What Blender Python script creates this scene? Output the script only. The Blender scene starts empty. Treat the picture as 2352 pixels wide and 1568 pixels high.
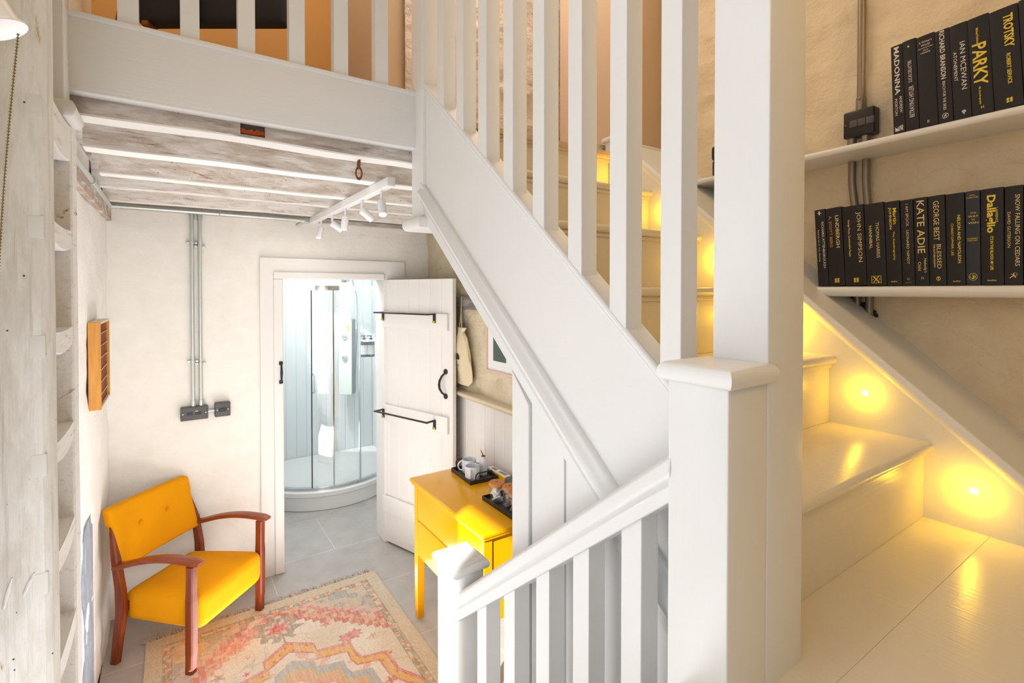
import bpy, bmesh, math, random
import numpy as np
from mathutils import Vector, Matrix, noise, Euler

random.seed(7)
SC = bpy.context.scene
COL = SC.collection

# ------------------------------------------------------------------ camera, world, lights
EYE = 1.9
cam_d = bpy.data.cameras.new('camera')
cam = bpy.data.objects.new('camera', cam_d)
COL.objects.link(cam)
PITCH = 0.8
cam.location = (0, 0, EYE)
cam.rotation_euler = (math.radians(90 - PITCH), 0, -math.atan2(.5618, .8275))
cam_d.sensor_width = 36
cam_d.lens = 1150 / 2352 * 36
cam_d.shift_y = -(116 - 1150 * math.tan(math.radians(PITCH))) / 2352
cam_d.clip_start = .02
SC.camera = cam
SC.view_settings.view_transform = 'Standard'
SC.view_settings.look = 'None'
SC.view_settings.gamma = 1
SC.view_settings.exposure = 0.0
SC.view_settings.use_curve_mapping = False
SC.cycles.max_bounces = 8
SC.cycles.diffuse_bounces = 3
SC.cycles.glossy_bounces = 3
SC.cycles.use_adaptive_sampling = True
SC.cycles.adaptive_threshold = .03

W = bpy.data.worlds.new('world')
SC.world = W
W.use_nodes = True
wn = W.node_tree.nodes
wn['Background'].inputs[0].default_value = (1.0, .73, .40, 1)
wn['Background'].inputs[1].default_value = .25


def light(name, kind, loc, energy, color, rot=None, target=None, **kw):
    d = bpy.data.lights.new(name, kind)
    d.energy = energy
    d.color = color
    for k, v in kw.items():
        setattr(d, k, v)
    o = bpy.data.objects.new(name, d)
    COL.objects.link(o)
    o.location = loc
    if target is not None:
        o.rotation_euler = (Vector(target) - Vector(loc)).to_track_quat('-Z', 'Y').to_euler()
    elif rot is not None:
        o.rotation_euler = rot
    return o


# daylight from assumed windows in the left wall, beside and behind the camera, then an added low fill
light('assumed_window_daylight', 'AREA', (-.29, .3, 2.2), 11.8, (.74, .86, 1.0), target=(3, .5, 2.05), shape='RECTANGLE', size=1.8, size_y=1.9)
light('low_fascia_fill', 'AREA', (-.29, .9, .95), 10, (.95, .96, 1.0), target=(.5, 1.95, 2.3), shape='RECTANGLE', size=.9, size_y=.9)  # added fill aimed up at the fascia and beams, not a window
# added fills for the lower room: one facing its back wall, one facing up
light('room_fill', 'AREA', (.2, 1.95, 1.2), 9, (.95, .975, 1.0), target=(.55, 3.6, 1.35), shape='RECTANGLE', size=1.0, size_y=1.4)
light('room_up_fill', 'AREA', (.55, 2.5, .03), 20, (.96, .975, 1.0), target=(.55, 2.501, 3), shape='RECTANGLE', size=1.0, size_y=1.3)
# assumed warm lamps for stairwell and bedroom, with an added fill upstairs; none seen
light('assumed_stairwell_lamp', 'AREA', (1.35, -.9, 3.5), 9, (1.0, .60, .18), target=(1.5, 1.0, 1.6), shape='DISK', size=.9)
light('upstairs_fill', 'AREA', (1.3, 1.9, 4.1), 8, (1.0, .86, .74), target=(1.4, 1.8, 2), shape='DISK', size=.8)
light('assumed_bedroom_lamp', 'POINT', (.3, 2.3, 4.2), 15, (1.0, .84, .62), shadow_soft_size=.2)
# added lights for the shower room, none of them seen
light('shower_top_fill', 'AREA', (1.1, 4.4, 2.35), 22, (1.0, .99, 1.0), target=(1.1, 4.7, 0), shape='DISK', size=.9)
light('shower_side_fill', 'POINT', (1.55, 5.0, 2.3), 1.5, (1.0, 1.0, 1.0), shadow_soft_size=.1)
light('added_shower_sun_spot', 'SPOT', (.92, 4.88, 2.36), 110, (1, .98, .95), target=(1.60, 5.5, 1.10), spot_size=math.radians(30), spot_blend=.1, shadow_soft_size=.03)  # added spot above the shower standing in for assumed sunlight; no window modelled
SUN = light('sun', 'SUN', (-4, -2, 5), 9, (1.0, .96, .88), target=(-4 + 1.46, -2 + .97, 5 - 1.15), angle=math.radians(1.2))


# ------------------------------------------------------------------ materials
def lin(c):
    return tuple((x / 255 / 12.92 if x / 255 <= .04045 else ((x / 255 + .055) / 1.055) ** 2.4) for x in c)


def new_mat(name):
    m = bpy.data.materials.new(name)
    m.use_nodes = True
    nt = m.node_tree
    return m, nt, nt.nodes['Principled BSDF']


def nd(nt, typ, **kw):
    n = nt.nodes.new(typ)
    for k, v in kw.items():
        if k in n.inputs:
            n.inputs[k].default_value = v
        else:
            setattr(n, k, v)
    return n


def mapping(nt, scale=(1, 1, 1), rot=(0, 0, 0), src='Object'):
    tc = nt.nodes.new('ShaderNodeTexCoord')
    mp = nt.nodes.new('ShaderNodeMapping')
    mp.inputs['Scale'].default_value = scale
    mp.inputs['Rotation'].default_value = rot
    nt.links.new(tc.outputs[src], mp.inputs[0])
    return mp.outputs[0]


def ramp(nt, fac, stops):
    r = nt.nodes.new('ShaderNodeValToRGB')
    cr = r.color_ramp
    while len(cr.elements) < len(stops):
        cr.elements.new(.5)
    for e, (p, c) in zip(cr.elements, stops):
        e.position = p
        e.color = (*c, 1) if len(c) == 3 else c
    nt.links.new(fac, r.inputs[0])
    return r.outputs[0]


def mixc(nt, fac, a, b):
    m = nt.nodes.new('ShaderNodeMix')
    m.data_type = 'RGBA'
    for sock, val in ((m.inputs[0], fac), (m.inputs[6], a), (m.inputs[7], b)):
        if isinstance(val, (int, float)):
            sock.default_value = val
        elif isinstance(val, tuple):
            sock.default_value = (*val, 1) if len(val) == 3 else val
        else:
            nt.links.new(val, sock)
    return m.outputs[2]


def bump(nt, bsdf, height, strength=.3, dist=.01, prev=None):
    b = nt.nodes.new('ShaderNodeBump')
    b.inputs['Strength'].default_value = strength
    b.inputs['Distance'].default_value = dist
    nt.links.new(height, b.inputs['Height'])
    if prev is not None:
        nt.links.new(prev, b.inputs['Normal'])
    if bsdf is not None:
        nt.links.new(b.outputs[0], bsdf.inputs['Normal'])
    return b.outputs[0]


def plain(name, col, rough=.5, metal=0, bumps=None, spec=.5, coat=0):
    m, nt, b = new_mat(name)
    b.inputs['Base Color'].default_value = (*lin(col), 1)
    b.inputs['Roughness'].default_value = rough
    b.inputs['Metallic'].default_value = metal
    b.inputs['Specular IOR Level'].default_value = spec
    b.inputs['Coat Weight'].default_value = coat
    if bumps:
        sc, st, di = bumps
        v = mapping(nt, sc if isinstance(sc, tuple) else (sc, sc, sc))
        n = nd(nt, 'ShaderNodeTexNoise', Scale=1.0, Detail=4.0)
        nt.links.new(v, n.inputs['Vector'])
        bump(nt, b, n.outputs[0], st, di)
    return m


def painted_wood(name, col, rough, axis, strength=.35):
    """gloss or eggshell paint with brushed grain running along one axis"""
    m, nt, b = new_mat(name)
    s = [160, 160, 160]
    s[axis] = 5
    v = mapping(nt, tuple(s))
    n = nd(nt, 'ShaderNodeTexNoise', Scale=1.0, Detail=3.0, Roughness=.6)
    nt.links.new(v, n.inputs['Vector'])
    v2 = mapping(nt, (3, 3, 3))
    n2 = nd(nt, 'ShaderNodeTexNoise', Scale=1.0, Detail=2.0)
    nt.links.new(v2, n2.inputs['Vector'])
    c = lin(col)
    c2 = tuple(x * .95 for x in c)
    nt.links.new(mixc(nt, n2.outputs[0], c, c2), b.inputs['Base Color'])
    b.inputs['Roughness'].default_value = rough
    p = bump(nt, None, n2.outputs[0], .15, .01)
    bump(nt, b, n.outputs[0], strength, .0012, p)
    return m


def rough_wall(name, c1, c2, course=.16, strength=.8, stain=None, rough=.75):
    """limewashed rubble and brick: soft courses, lumps and a few cracks"""
    m, nt, b = new_mat(name)
    v = mapping(nt, (1, 1, 1))
    lump = nd(nt, 'ShaderNodeTexNoise', Scale=9.0, Detail=6.0, Roughness=.6, Distortion=.1)
    nt.links.new(v, lump.inputs['Vector'])
    vs = mapping(nt, (2.2, 2.2, 1 / course))
    cour = nd(nt, 'ShaderNodeTexNoise', Scale=1.0, Detail=4.0, Roughness=.5)
    nt.links.new(vs, cour.inputs['Vector'])
    vr = nd(nt, 'ShaderNodeTexVoronoi', feature='DISTANCE_TO_EDGE', Scale=3.4)
    mp = nt.nodes.new('ShaderNodeVectorMath'); mp.operation = 'ADD'
    nsc = nt.nodes.new('ShaderNodeVectorMath'); nsc.operation = 'SCALE'
    nsc.inputs['Scale'].default_value = .35
    nt.links.new(lump.outputs['Color'], nsc.inputs[0])
    nt.links.new(mapping(nt, (1, 1, 2.2)), mp.inputs[0]); nt.links.new(nsc.outputs[0], mp.inputs[1])
    nt.links.new(mp.outputs[0], vr.inputs['Vector'])
    crack = ramp(nt, vr.outputs['Distance'], [(0, (0, 0, 0)), (.05, (1, 1, 1))])
    fine = nd(nt, 'ShaderNodeTexNoise', Scale=60.0, Detail=4.0)
    nt.links.new(v, fine.inputs['Vector'])
    base = mixc(nt, ramp(nt, lump.outputs[0], [(.35, (0, 0, 0)), (.7, (1, 1, 1))]), lin(c1), lin(c2))
    if stain:
        big = nd(nt, 'ShaderNodeTexNoise', Scale=5.0, Detail=8.0, Roughness=.7, Distortion=1.2)
        nt.links.new(mapping(nt, (1, 1, 1.6)), big.inputs['Vector'])
        f = ramp(nt, big.outputs[0], [(.66, (0, 0, 0)), (.74, (1, 1, 1))])
        base = mixc(nt, f, base, lin(stain))
    nt.links.new(base, b.inputs['Base Color'])
    b.inputs['Roughness'].default_value = rough
    p = bump(nt, None, crack, strength * .25, .012)
    p = bump(nt, None, cour.outputs[0], strength * .7, .03, p)
    p = bump(nt, None, lump.outputs[0], strength * .6, .03, p)
    bump(nt, b, fine.outputs[0], strength * .25, .004, p)
    return m


def weathered(name, axis, white=(246, 242, 238), mid=(190, 168, 150), dark=(112, 90, 76), rust=(186, 122, 72), amount=.5, stretch=3.5, holes=True, dist=.22):
    """old timber under worn limewash; streaks along the grain, bare brown patches, worm holes"""
    m, nt, b = new_mat(name)
    s = [60.0, 60.0, 60.0]; s[axis] = stretch * 1.6
    grain = nd(nt, 'ShaderNodeTexNoise', Scale=1.0, Detail=8.0, Roughness=.7, Distortion=dist)
    nt.links.new(mapping(nt, tuple(s)), grain.inputs['Vector'])
    s2 = [24.0, 24.0, 24.0]; s2[axis] = 6.0
    patch = nd(nt, 'ShaderNodeTexNoise', Scale=1.0, Detail=6.0, Roughness=.65, Distortion=dist * 2)
    nt.links.new(mapping(nt, tuple(s2)), patch.inputs['Vector'])
    s3 = [14.0, 14.0, 14.0]; s3[axis] = 5
    rs = nd(nt, 'ShaderNodeTexNoise', Scale=1.0, Detail=7.0, Roughness=.7, Distortion=.8)
    nt.links.new(mapping(nt, tuple(s3), (0.4, .3, .9)), rs.inputs['Vector'])
    a = .72 - amount * .36
    f1 = ramp(nt, patch.outputs[0], [(a - .12, (0, 0, 0)), (a + .1, (1, 1, 1))])
    f2 = ramp(nt, grain.outputs[0], [(.56, (0, 0, 0)), (.72, (1, 1, 1))])
    f3 = ramp(nt, rs.outputs[0], [(.64, (0, 0, 0)), (.7, (1, 1, 1))])
    c = mixc(nt, f1, lin(white), lin(mid))
    c = mixc(nt, f2, c, lin(dark))
    c = mixc(nt, f3, c, lin(rust))
    if holes:
        vo = nd(nt, 'ShaderNodeTexVoronoi', Scale=26.0)
        nt.links.new(mapping(nt, (1, 1, 1)), vo.inputs['Vector'])
        h = ramp(nt, vo.outputs['Distance'], [(.045, (1, 1, 1)), (.06, (0, 0, 0))])
        c = mixc(nt, h, c, lin((70, 55, 45)))
    nt.links.new(c, b.inputs['Base Color'])
    b.inputs['Roughness'].default_value = .8
    p = bump(nt, None, patch.outputs[0], .5, .01)
    bump(nt, b, grain.outputs[0], .7, .008, p)
    return m


def wood(name, c1, c2, axis, rough=.35, scale=22):
    m, nt, b = new_mat(name)
    s = [scale * 2.2] * 3; s[axis] = scale * .16
    n = nd(nt, 'ShaderNodeTexNoise', Scale=1.0, Detail=5.0, Roughness=.6, Distortion=.8)
    nt.links.new(mapping(nt, tuple(s)), n.inputs['Vector'])
    nt.links.new(ramp(nt, n.outputs[0], [(.3, lin(c1)), (.7, lin(c2))]), b.inputs['Base Color'])
    b.inputs['Roughness'].default_value = rough
    bump(nt, b, n.outputs[0], .15, .002)
    return m


def velvet(name, c):
    m, nt, b = new_mat(name)
    n = nd(nt, 'ShaderNodeTexNoise', Scale=7.0, Detail=3.0)
    nt.links.new(mapping(nt), n.inputs['Vector'])
    nt.links.new(mixc(nt, n.outputs[0], lin(c), tuple(x * .86 for x in lin(c))), b.inputs['Base Color'])
    b.inputs['Roughness'].default_value = .85
    b.inputs['Sheen Weight'].default_value = .04
    b.inputs['Specular IOR Level'].default_value = .12
    b.inputs['Sheen Tint'].default_value = (1, .75, .3, 1)
    w = nd(nt, 'ShaderNodeTexNoise', Scale=420.0, Detail=1.0)
    nt.links.new(mapping(nt), w.inputs['Vector'])
    bump(nt, b, w.outputs[0], .2, .001)
    return m


def glow(name, c, s):
    m, nt, b = new_mat(name)
    b.inputs['Base Color'].default_value = (*c, 1)
    b.inputs['Emission Color'].default_value = (*c, 1)
    b.inputs['Emission Strength'].default_value = s
    return m


def clear_glass(name, tint, refl=.1):
    m = bpy.data.materials.new(name); m.use_nodes = True
    nt = m.node_tree; nt.nodes.clear()
    o = nt.nodes.new('ShaderNodeOutputMaterial')
    t = nd(nt, 'ShaderNodeBsdfTransparent', Color=(*tint, 1))
    g = nd(nt, 'ShaderNodeBsdfGlossy', Color=(1, 1, 1, 1), Roughness=.03)
    lw = nt.nodes.new('ShaderNodeLayerWeight')
    pw = nd(nt, 'ShaderNodeMath', operation='POWER'); pw.inputs[1].default_value = 5
    nt.links.new(lw.outputs['Facing'], pw.inputs[0])
    ad = nd(nt, 'ShaderNodeMath', operation='ADD'); ad.inputs[1].default_value = .04 + refl; ad.use_clamp = True
    nt.links.new(pw.outputs[0], ad.inputs[0])
    mx = nt.nodes.new('ShaderNodeMixShader')
    nt.links.new(ad.outputs[0], mx.inputs[0]); nt.links.new(t.outputs[0], mx.inputs[1]); nt.links.new(g.outputs[0], mx.inputs[2])
    nt.links.new(mx.outputs[0], o.inputs[0])
    return m


def tiles(name):
    m, nt, b = new_mat(name)
    v = mapping(nt, (1, 1, 1))
    br = nd(nt, 'ShaderNodeTexBrick', Scale=1.0)
    br.offset = .5
    br.inputs['Color1'].default_value = (*lin((190, 186, 181)), 1)
    br.inputs['Color2'].default_value = (*lin((184, 180, 175)), 1)
    br.inputs['Mortar'].default_value = (*lin((214, 208, 200)), 1)
    br.inputs['Mortar Size'].default_value = .003
    br.inputs['Brick Width'].default_value = .9
    br.inputs['Row Height'].default_value = .6
    ro = nt.nodes.new('ShaderNodeMapping')
    ro.inputs['Location'].default_value = (.37, -.16, 0)
    nt.links.new(v, ro.inputs[0]); nt.links.new(ro.outputs[0], br.inputs['Vector'])
    n = nd(nt, 'ShaderNodeTexNoise', Scale=7.0, Detail=6.0, Roughness=.6)
    nt.links.new(v, n.inputs['Vector'])
    f = ramp(nt, n.outputs[0], [(.35, (.82, .82, .82)), (.7, (1, 1, 1))])
    mm = nt.nodes.new('ShaderNodeMix'); mm.data_type = 'RGBA'; mm.blend_type = 'MULTIPLY'; mm.inputs[0].default_value = 1
    nt.links.new(br.outputs[0], mm.inputs[6]); nt.links.new(f, mm.inputs[7])
    nt.links.new(mm.outputs[2], b.inputs['Base Color'])
    b.inputs['Roughness'].default_value = .42
    bump(nt, b, n.outputs[0], .08, .004)
    return m


WHITE = (238, 238, 237)
M = {}
M['paint_x'] = painted_wood('white gloss paint grain x', WHITE, .32, 0)
M['paint_y'] = painted_wood('white gloss paint grain y', WHITE, .30, 1)
M['paint_z'] = painted_wood('white gloss paint grain z', WHITE, .32, 2, .25)
M['tread'] = painted_wood('white gloss stair tread paint', (232, 224, 208), .26, 1, .7)
M['paint'] = plain('smooth white paint', WHITE, .4)
M['door'] = plain('cream white door paint', (242, 238, 233), .5, bumps=(30, .1, .003))
M['wall_cream'] = rough_wall('cream limewashed brick', (252, 248, 241), (247, 241, 231), .09, .28)
M['wall_left'] = rough_wall('white limewashed left wall', (252, 250, 247), (248, 244, 238), .12, .4)
M['wall_shelf'] = rough_wall('cream painted stone with stains', (240, 222, 190), (230, 210, 176), .14, .9, stain=(204, 176, 138), rough=.6)
M['wall_stone'] = rough_wall('thick limewashed rubble', (232, 220, 192), (214, 198, 162), .13, 1.3, rough=.6)
M['wall_pink'] = rough_wall('rose white rubble wall', (236, 224, 218), (222, 206, 198), .12, 1.5)
M['beam'] = weathered('limewashed beam', 0, white=(252, 246, 240), mid=(216, 200, 184), dark=(136, 112, 94), amount=.6)
M['beam_dark'] = weathered('bare grey beam', 0, white=(226, 218, 212), mid=(186, 172, 160), dark=(122, 106, 94), amount=.75)
M['beam_light'] = weathered('whiter limewashed beam', 0, white=(252, 246, 240), mid=(226, 210, 194), dark=(156, 132, 112), amount=.35)
M['beam_under'] = plain('thick limewash on beam underside', (252, 250, 247), .7, bumps=((3, 40, 40), .5, .004))
M['post'] = weathered('whitewashed timber post', 2, white=(242, 242, 240), mid=(224, 221, 214), dark=(202, 194, 184), rust=(204, 176, 140), amount=.5, stretch=1.2, dist=.15)
M['rung'] = weathered('whitewashed rung', 1, white=(253, 253, 253), mid=(238, 236, 232), dark=(214, 206, 196), amount=.1, holes=False)
M['rough_panel'] = weathered('bare grey brown board', 2, white=(240, 228, 206), mid=(214, 198, 172), dark=(158, 138, 114), rust=(214, 176, 126), amount=.7, stretch=5)
M['steel'] = plain('galvanised steel', (206, 212, 208), .36, .75, bumps=(60, .15, .002))
M['steel_dull'] = plain('dull galvanised conduit', (150, 140, 126), .42, .7, bumps=(60, .4, .002))
M['chrome'] = plain('chrome', (225, 228, 230), .1, 1)
M['black_plastic'] = plain('black moulded box', (34, 30, 29), .38)
M['grey_plastic'] = plain('charcoal grey plate', (86, 84, 84), .45)
M['iron'] = plain('blackened iron', (52, 46, 44), .5, .3, bumps=(90, .3, .002))
M['brass'] = plain('brass screw', (204, 160, 60), .3, .9)
M['velvet'] = velvet('mustard velvet', (246, 164, 8))
M['teak'] = wood('reddish brown varnished wood', (100, 36, 10), (150, 66, 22), 2, .3)
M['teak_y'] = wood('reddish brown arm wood', (112, 42, 12), (164, 76, 28), 1, .3)
M['yellow'] = plain('yellow gloss furniture paint', (238, 170, 2), .2, spec=.3, bumps=(14, .08, .003))
M['floor'] = tiles('large pale grey floor tiles')
M['bath'] = plain('shower wall panel', (226, 232, 232), .3)
M['acrylic'] = plain('white acrylic tray', (240, 240, 238), .25)
M['glass'] = clear_glass('shower glass', (.965, .985, .99), .06)
M['jar_glass'] = clear_glass('storage jar glass', (.98, .985, .985), .0)
M['orange'] = plain('warm ochre bedroom paint', (236, 184, 118), .8)
M['peach'] = plain('peach door casing paint', (232, 204, 178), .7)
M['tan'] = plain('warm stone emulsion', (214, 188, 160), .8)
M['book'] = plain('black cloth book cover', (24, 22, 27), .6, bumps=(500, .15, .0006))
M['book_blue'] = plain('dark blue cloth book cover', (42, 46, 60), .6, bumps=(500, .15, .0006))
M['pages'] = plain('book page block', (206, 190, 160), .8)
M['gold'] = plain('gold foil lettering', (236, 206, 58), .4, .15)
M['palegold'] = plain('pale gold foil lettering', (228, 206, 140), .4, .15)
M['silver'] = plain('pale lettering', (226, 218, 212), .5)
M['mug'] = plain('white glazed stoneware', (226, 228, 234), .25)
M['tray'] = plain('black metal tray', (38, 33, 30), .4)
M['cork'] = plain('cork lid', (206, 140, 84), .8, bumps=(160, .4, .002))
M['sachet'] = plain('white paper sachets', (240, 238, 236), .7, bumps=(60, .8, .01))
M['teabags'] = plain('wrapped tea bags', (150, 140, 140), .6, bumps=(60, .8, .01))
M['cotton'] = plain('unbleached cotton', (230, 212, 178), .85, bumps=(40, .5, .006))
M['cord'] = plain('cotton cord', (220, 198, 160), .85)
M['rust'] = plain('rusty iron', (132, 76, 36), .8, .2, bumps=(120, .6, .003))
M['brick'] = plain('crumbling orange brick', (176, 84, 32), .9, bumps=(50, 1, .02))
M['print_frame'] = plain('pale pink wood picture frame', (228, 196, 178), .5)
M['print_mount'] = plain('white picture mount', (240, 240, 238), .8)
M['print_green'] = plain('dark green printed shape', (84, 100, 92), .8)
M['tray_wood'] = wood('golden old pine', (196, 128, 46), (222, 160, 72), 2, .55)
M['tray_inner'] = wood('dark red brown dividers', (128, 70, 40), (160, 96, 60), 2, .6)
M['shade'] = plain('white enamel lamp shade', (246, 246, 246), .3)
M['bead'] = plain('antique brass beads', (120, 104, 60), .35, .8)
M['upholstery'] = plain('black upholstery', (30, 30, 36), .8, bumps=(300, .2, .001))
M['old_wood'] = wood('worn brown wood', (92, 44, 20), (150, 88, 36), 2, .5)
M['bottle'] = plain('dark pump bottle', (52, 54, 60), .3)
M['label'] = plain('white bottle label', (240, 240, 240), .6)
M['shower_panel'] = plain('pale shower panel face', (216, 224, 216), .25)
M['shower_side'] = plain('blue grey shower panel side', (96, 116, 128), .3)
M['led'] = glow('amber step light lens', (1.0, .72, .2), 14)
M['spot_lens'] = glow('warm white spot lens', (1.0, .95, .88), 3)
M['patch'] = weathered('blue grey weathered strip', 2, white=(190, 196, 206), mid=(150, 158, 172), dark=(120, 126, 140), rust=(180, 130, 90), amount=.8, stretch=12)
M['ledge_top'] = plain('dusty cream sill paint', (226, 208, 178), .5)
M['crumb'] = plain('grey lime and rubble', (150, 146, 142), .9, bumps=((30, 30, 30), 1, .02))
M['hanger'] = plain('black print', (34, 34, 36), .7)


# ------------------------------------------------------------------ mesh building
class MB:
    def __init__(self):
        self.v = []; self.f = []; self.mi = []; self.cur = 0

    def add(self, vs, fs):
        n = len(self.v)
        self.v += [tuple(p) for p in vs]
        self.f += [tuple(i + n for i in f) for f in fs]
        self.mi += [self.cur] * len(fs)
        return self

    def box(self, lo, hi):
        x0, y0, z0 = lo; x1, y1, z1 = hi
        vs = [(x0, y0, z0), (x1, y0, z0), (x1, y1, z0), (x0, y1, z0), (x0, y0, z1), (x1, y0, z1), (x1, y1, z1), (x0, y1, z1)]
        return self.add(vs, [(0, 3, 2, 1), (4, 5, 6, 7), (0, 1, 5, 4), (1, 2, 6, 5), (2, 3, 7, 6), (3, 0, 4, 7)])

    def loft(self, secs, closed=True, caps=True):
        n = len(secs[0]); k = len(secs)
        vs = [p for s in secs for p in s]
        fs = []
        for i in range(k - 1):
            for j in range(n if closed else n - 1):
                a = i * n + j; b = i * n + (j + 1) % n
                fs.append((a, b, b + n, a + n))
        if caps and closed:
            fs.append(tuple(range(n))[::-1]); fs.append(tuple((k - 1) * n + j for j in range(n)))
        return self.add(vs, fs)

    def prism(self, poly, axis, a, b):
        """poly in the two other axes (cyclic order), extruded from a to b along axis"""
        def mk(p, t):
            q = [0, 0, 0]; q[axis] = t
            o = [i for i in range(3) if i != axis]
            q[o[0]], q[o[1]] = p
            return tuple(q)
        return self.loft([[mk(p, a) for p in poly], [mk(p, b) for p in poly]])

    def tube(self, pts, r, n=12, caps=True):
        pts = [Vector(p) for p in pts]
        secs = []
        up = None
        for i, p in enumerate(pts):
            t = (pts[min(i + 1, len(pts) - 1)] - pts[max(i - 1, 0)]).normalized()
            if up is None:
                up = Vector((0, 0, 1)) if abs(t.z) < .9 else Vector((1, 0, 0))
            a = t.cross(up)
            if a.length < 1e-6:
                a = t.cross(Vector((0, 1, 0)))
            a.normalize(); b = a.cross(t).normalized(); up = b
            rr = r[i] if isinstance(r, (list, tuple)) else r
            secs.append([tuple(p + a * math.cos(2 * math.pi * j / n) * rr + b * math.sin(2 * math.pi * j / n) * rr) for j in range(n)])
        return self.loft(secs, True, caps)

    def lathe(self, prof, c=(0, 0, 0), n=28, mat=None):
        secs = []
        for r, z in prof:
            s = []
            for j in range(n):
                p = Vector((r * math.cos(2 * math.pi * j / n), r * math.sin(2 * math.pi * j / n), z))
                if mat is not None:
                    p = mat @ p
                s.append((p.x + c[0], p.y + c[1], p.z + c[2]))
            secs.append(s)
        return self.loft(secs, True, True)

    def torus(self, c, R, r, axis='z', n=24, m=8, sx=1, sy=1):
        vs = []; fs = []
        for i in range(n):
            a = 2 * math.pi * i / n
            for j in range(m):
                b = 2 * math.pi * j / m
                p = [(R + r * math.cos(b)) * math.cos(a) * sx, (R + r * math.cos(b)) * math.sin(a) * sy, r * math.sin(b)]
                if axis == 'x': p = [p[2], p[0], p[1]]
                if axis == 'y': p = [p[0], p[2], p[1]]
                vs.append((p[0] + c[0], p[1] + c[1], p[2] + c[2]))
                fs.append((i * m + j, ((i + 1) % n) * m + j, ((i + 1) % n) * m + (j + 1) % m, i * m + (j + 1) % m))
        return self.add(vs, fs)

    def rbox(self, lo, hi, r, n=6, fn=None):
        """box with rounded edges, optionally reshaped by fn"""
        lo = Vector(lo); hi = Vector(hi)
        c = (lo + hi) / 2; h = (hi - lo) / 2
        inner = Vector([max(h[i] - r, 0) for i in range(3)])
        idx = {}; vs = []; fs = []

        def ticks(i):
            t = [-h[i]]
            t += [-h[i] + r * (1 - math.cos(k / 3 * math.pi / 2)) for k in (1, 2)]
            m = inner[i]
            t += [-m + 2 * m * k / n for k in range(n + 1)]
            t += [h[i] - r * (1 - math.cos(k / 3 * math.pi / 2)) for k in (2, 1)]
            t.append(h[i])
            return t
        T = [ticks(i) for i in range(3)]

        def vert(p):
            q = Vector([max(-inner[i], min(inner[i], p[i])) for i in range(3)])
            d = Vector(p) - q
            if d.length > 1e-9:
                d = d.normalized() * r
            p2 = q + d + c
            key = (round(p[0], 6), round(p[1], 6), round(p[2], 6))
            if key not in idx:
                idx[key] = len(vs)
                vs.append(tuple(fn(p2) if fn else p2))
            return idx[key]
        for ax in range(3):
            o = [i for i in range(3) if i != ax]
            for sgn in (-1, 1):
                for a in range(len(T[o[0]]) - 1):
                    for b in range(len(T[o[1]]) - 1):
                        q = []
                        for (aa, bb) in ((a, b), (a + 1, b), (a + 1, b + 1), (a, b + 1)):
                            p = [0, 0, 0]; p[ax] = sgn * h[ax]; p[o[0]] = T[o[0]][aa]; p[o[1]] = T[o[1]][bb]
                            q.append(vert(p))
                        flip = (sgn > 0) == (ax == 1)
                        fs.append(tuple(q[::-1] if flip else q))
        return self.add(vs, fs)

    def build(self, name, mats, parent=None, bevel=0, smooth=False, seg=2, M4=None):
        me = bpy.data.meshes.new(name)
        v = self.v
        if M4 is not None:
            v = [tuple(M4 @ Vector(p)) for p in v]
        me.from_pydata(v, [], self.f)
        if not isinstance(mats, (list, tuple)):
            mats = [mats]
        for m in mats:
            me.materials.append(M[m] if isinstance(m, str) else m)
        me.polygons.foreach_set('material_index', self.mi)
        bm = bmesh.new(); bm.from_mesh(me)
        bmesh.ops.recalc_face_normals(bm, faces=bm.faces)
        bm.to_mesh(me); bm.free()
        if smooth:
            me.polygons.foreach_set('use_smooth', [True] * len(me.polygons))
            try:
                me.set_sharp_from_angle(angle=math.radians(42))
            except Exception:
                pass
        o = bpy.data.objects.new(name, me)
        COL.objects.link(o)
        if parent is not None:
            o.parent = parent
        if bevel:
            b = o.modifiers.new('edge', 'BEVEL')
            b.width = bevel; b.segments = seg; b.limit_method = 'ANGLE'; b.angle_limit = math.radians(40)
            b.harden_normals = False
        return o


def B(*boxes):
    m = MB()
    for lo, hi in boxes:
        m.box(lo, hi)
    return m


def tag(o, label, cat, group=None):
    o['label'] = label; o['category'] = cat
    if group: o['group'] = group
    return o


def empty(name, loc, label=None, cat=None, group=None, rz=0):
    o = bpy.data.objects.new(name, None)
    COL.objects.link(o)
    o.location = loc; o.rotation_euler = (0, 0, rz)
    o.empty_display_size = .05
    if label: tag(o, label, cat, group)
    return o


def struct(o):
    o['kind'] = 'structure'
    return o


def child(o, parent):
    """parent a part built in world coordinates to a root that sits elsewhere"""
    o.parent = parent
    o.matrix_parent_inverse = Matrix.LocRotScale(parent.location, parent.rotation_euler, None).inverted()
    return o


def copy_tree(o, parent=None):
    c = o.copy(); COL.objects.link(c)
    if parent is not None:
        c.parent = parent
    for ch in list(o.children):
        copy_tree(ch, c)
    return c


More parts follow.
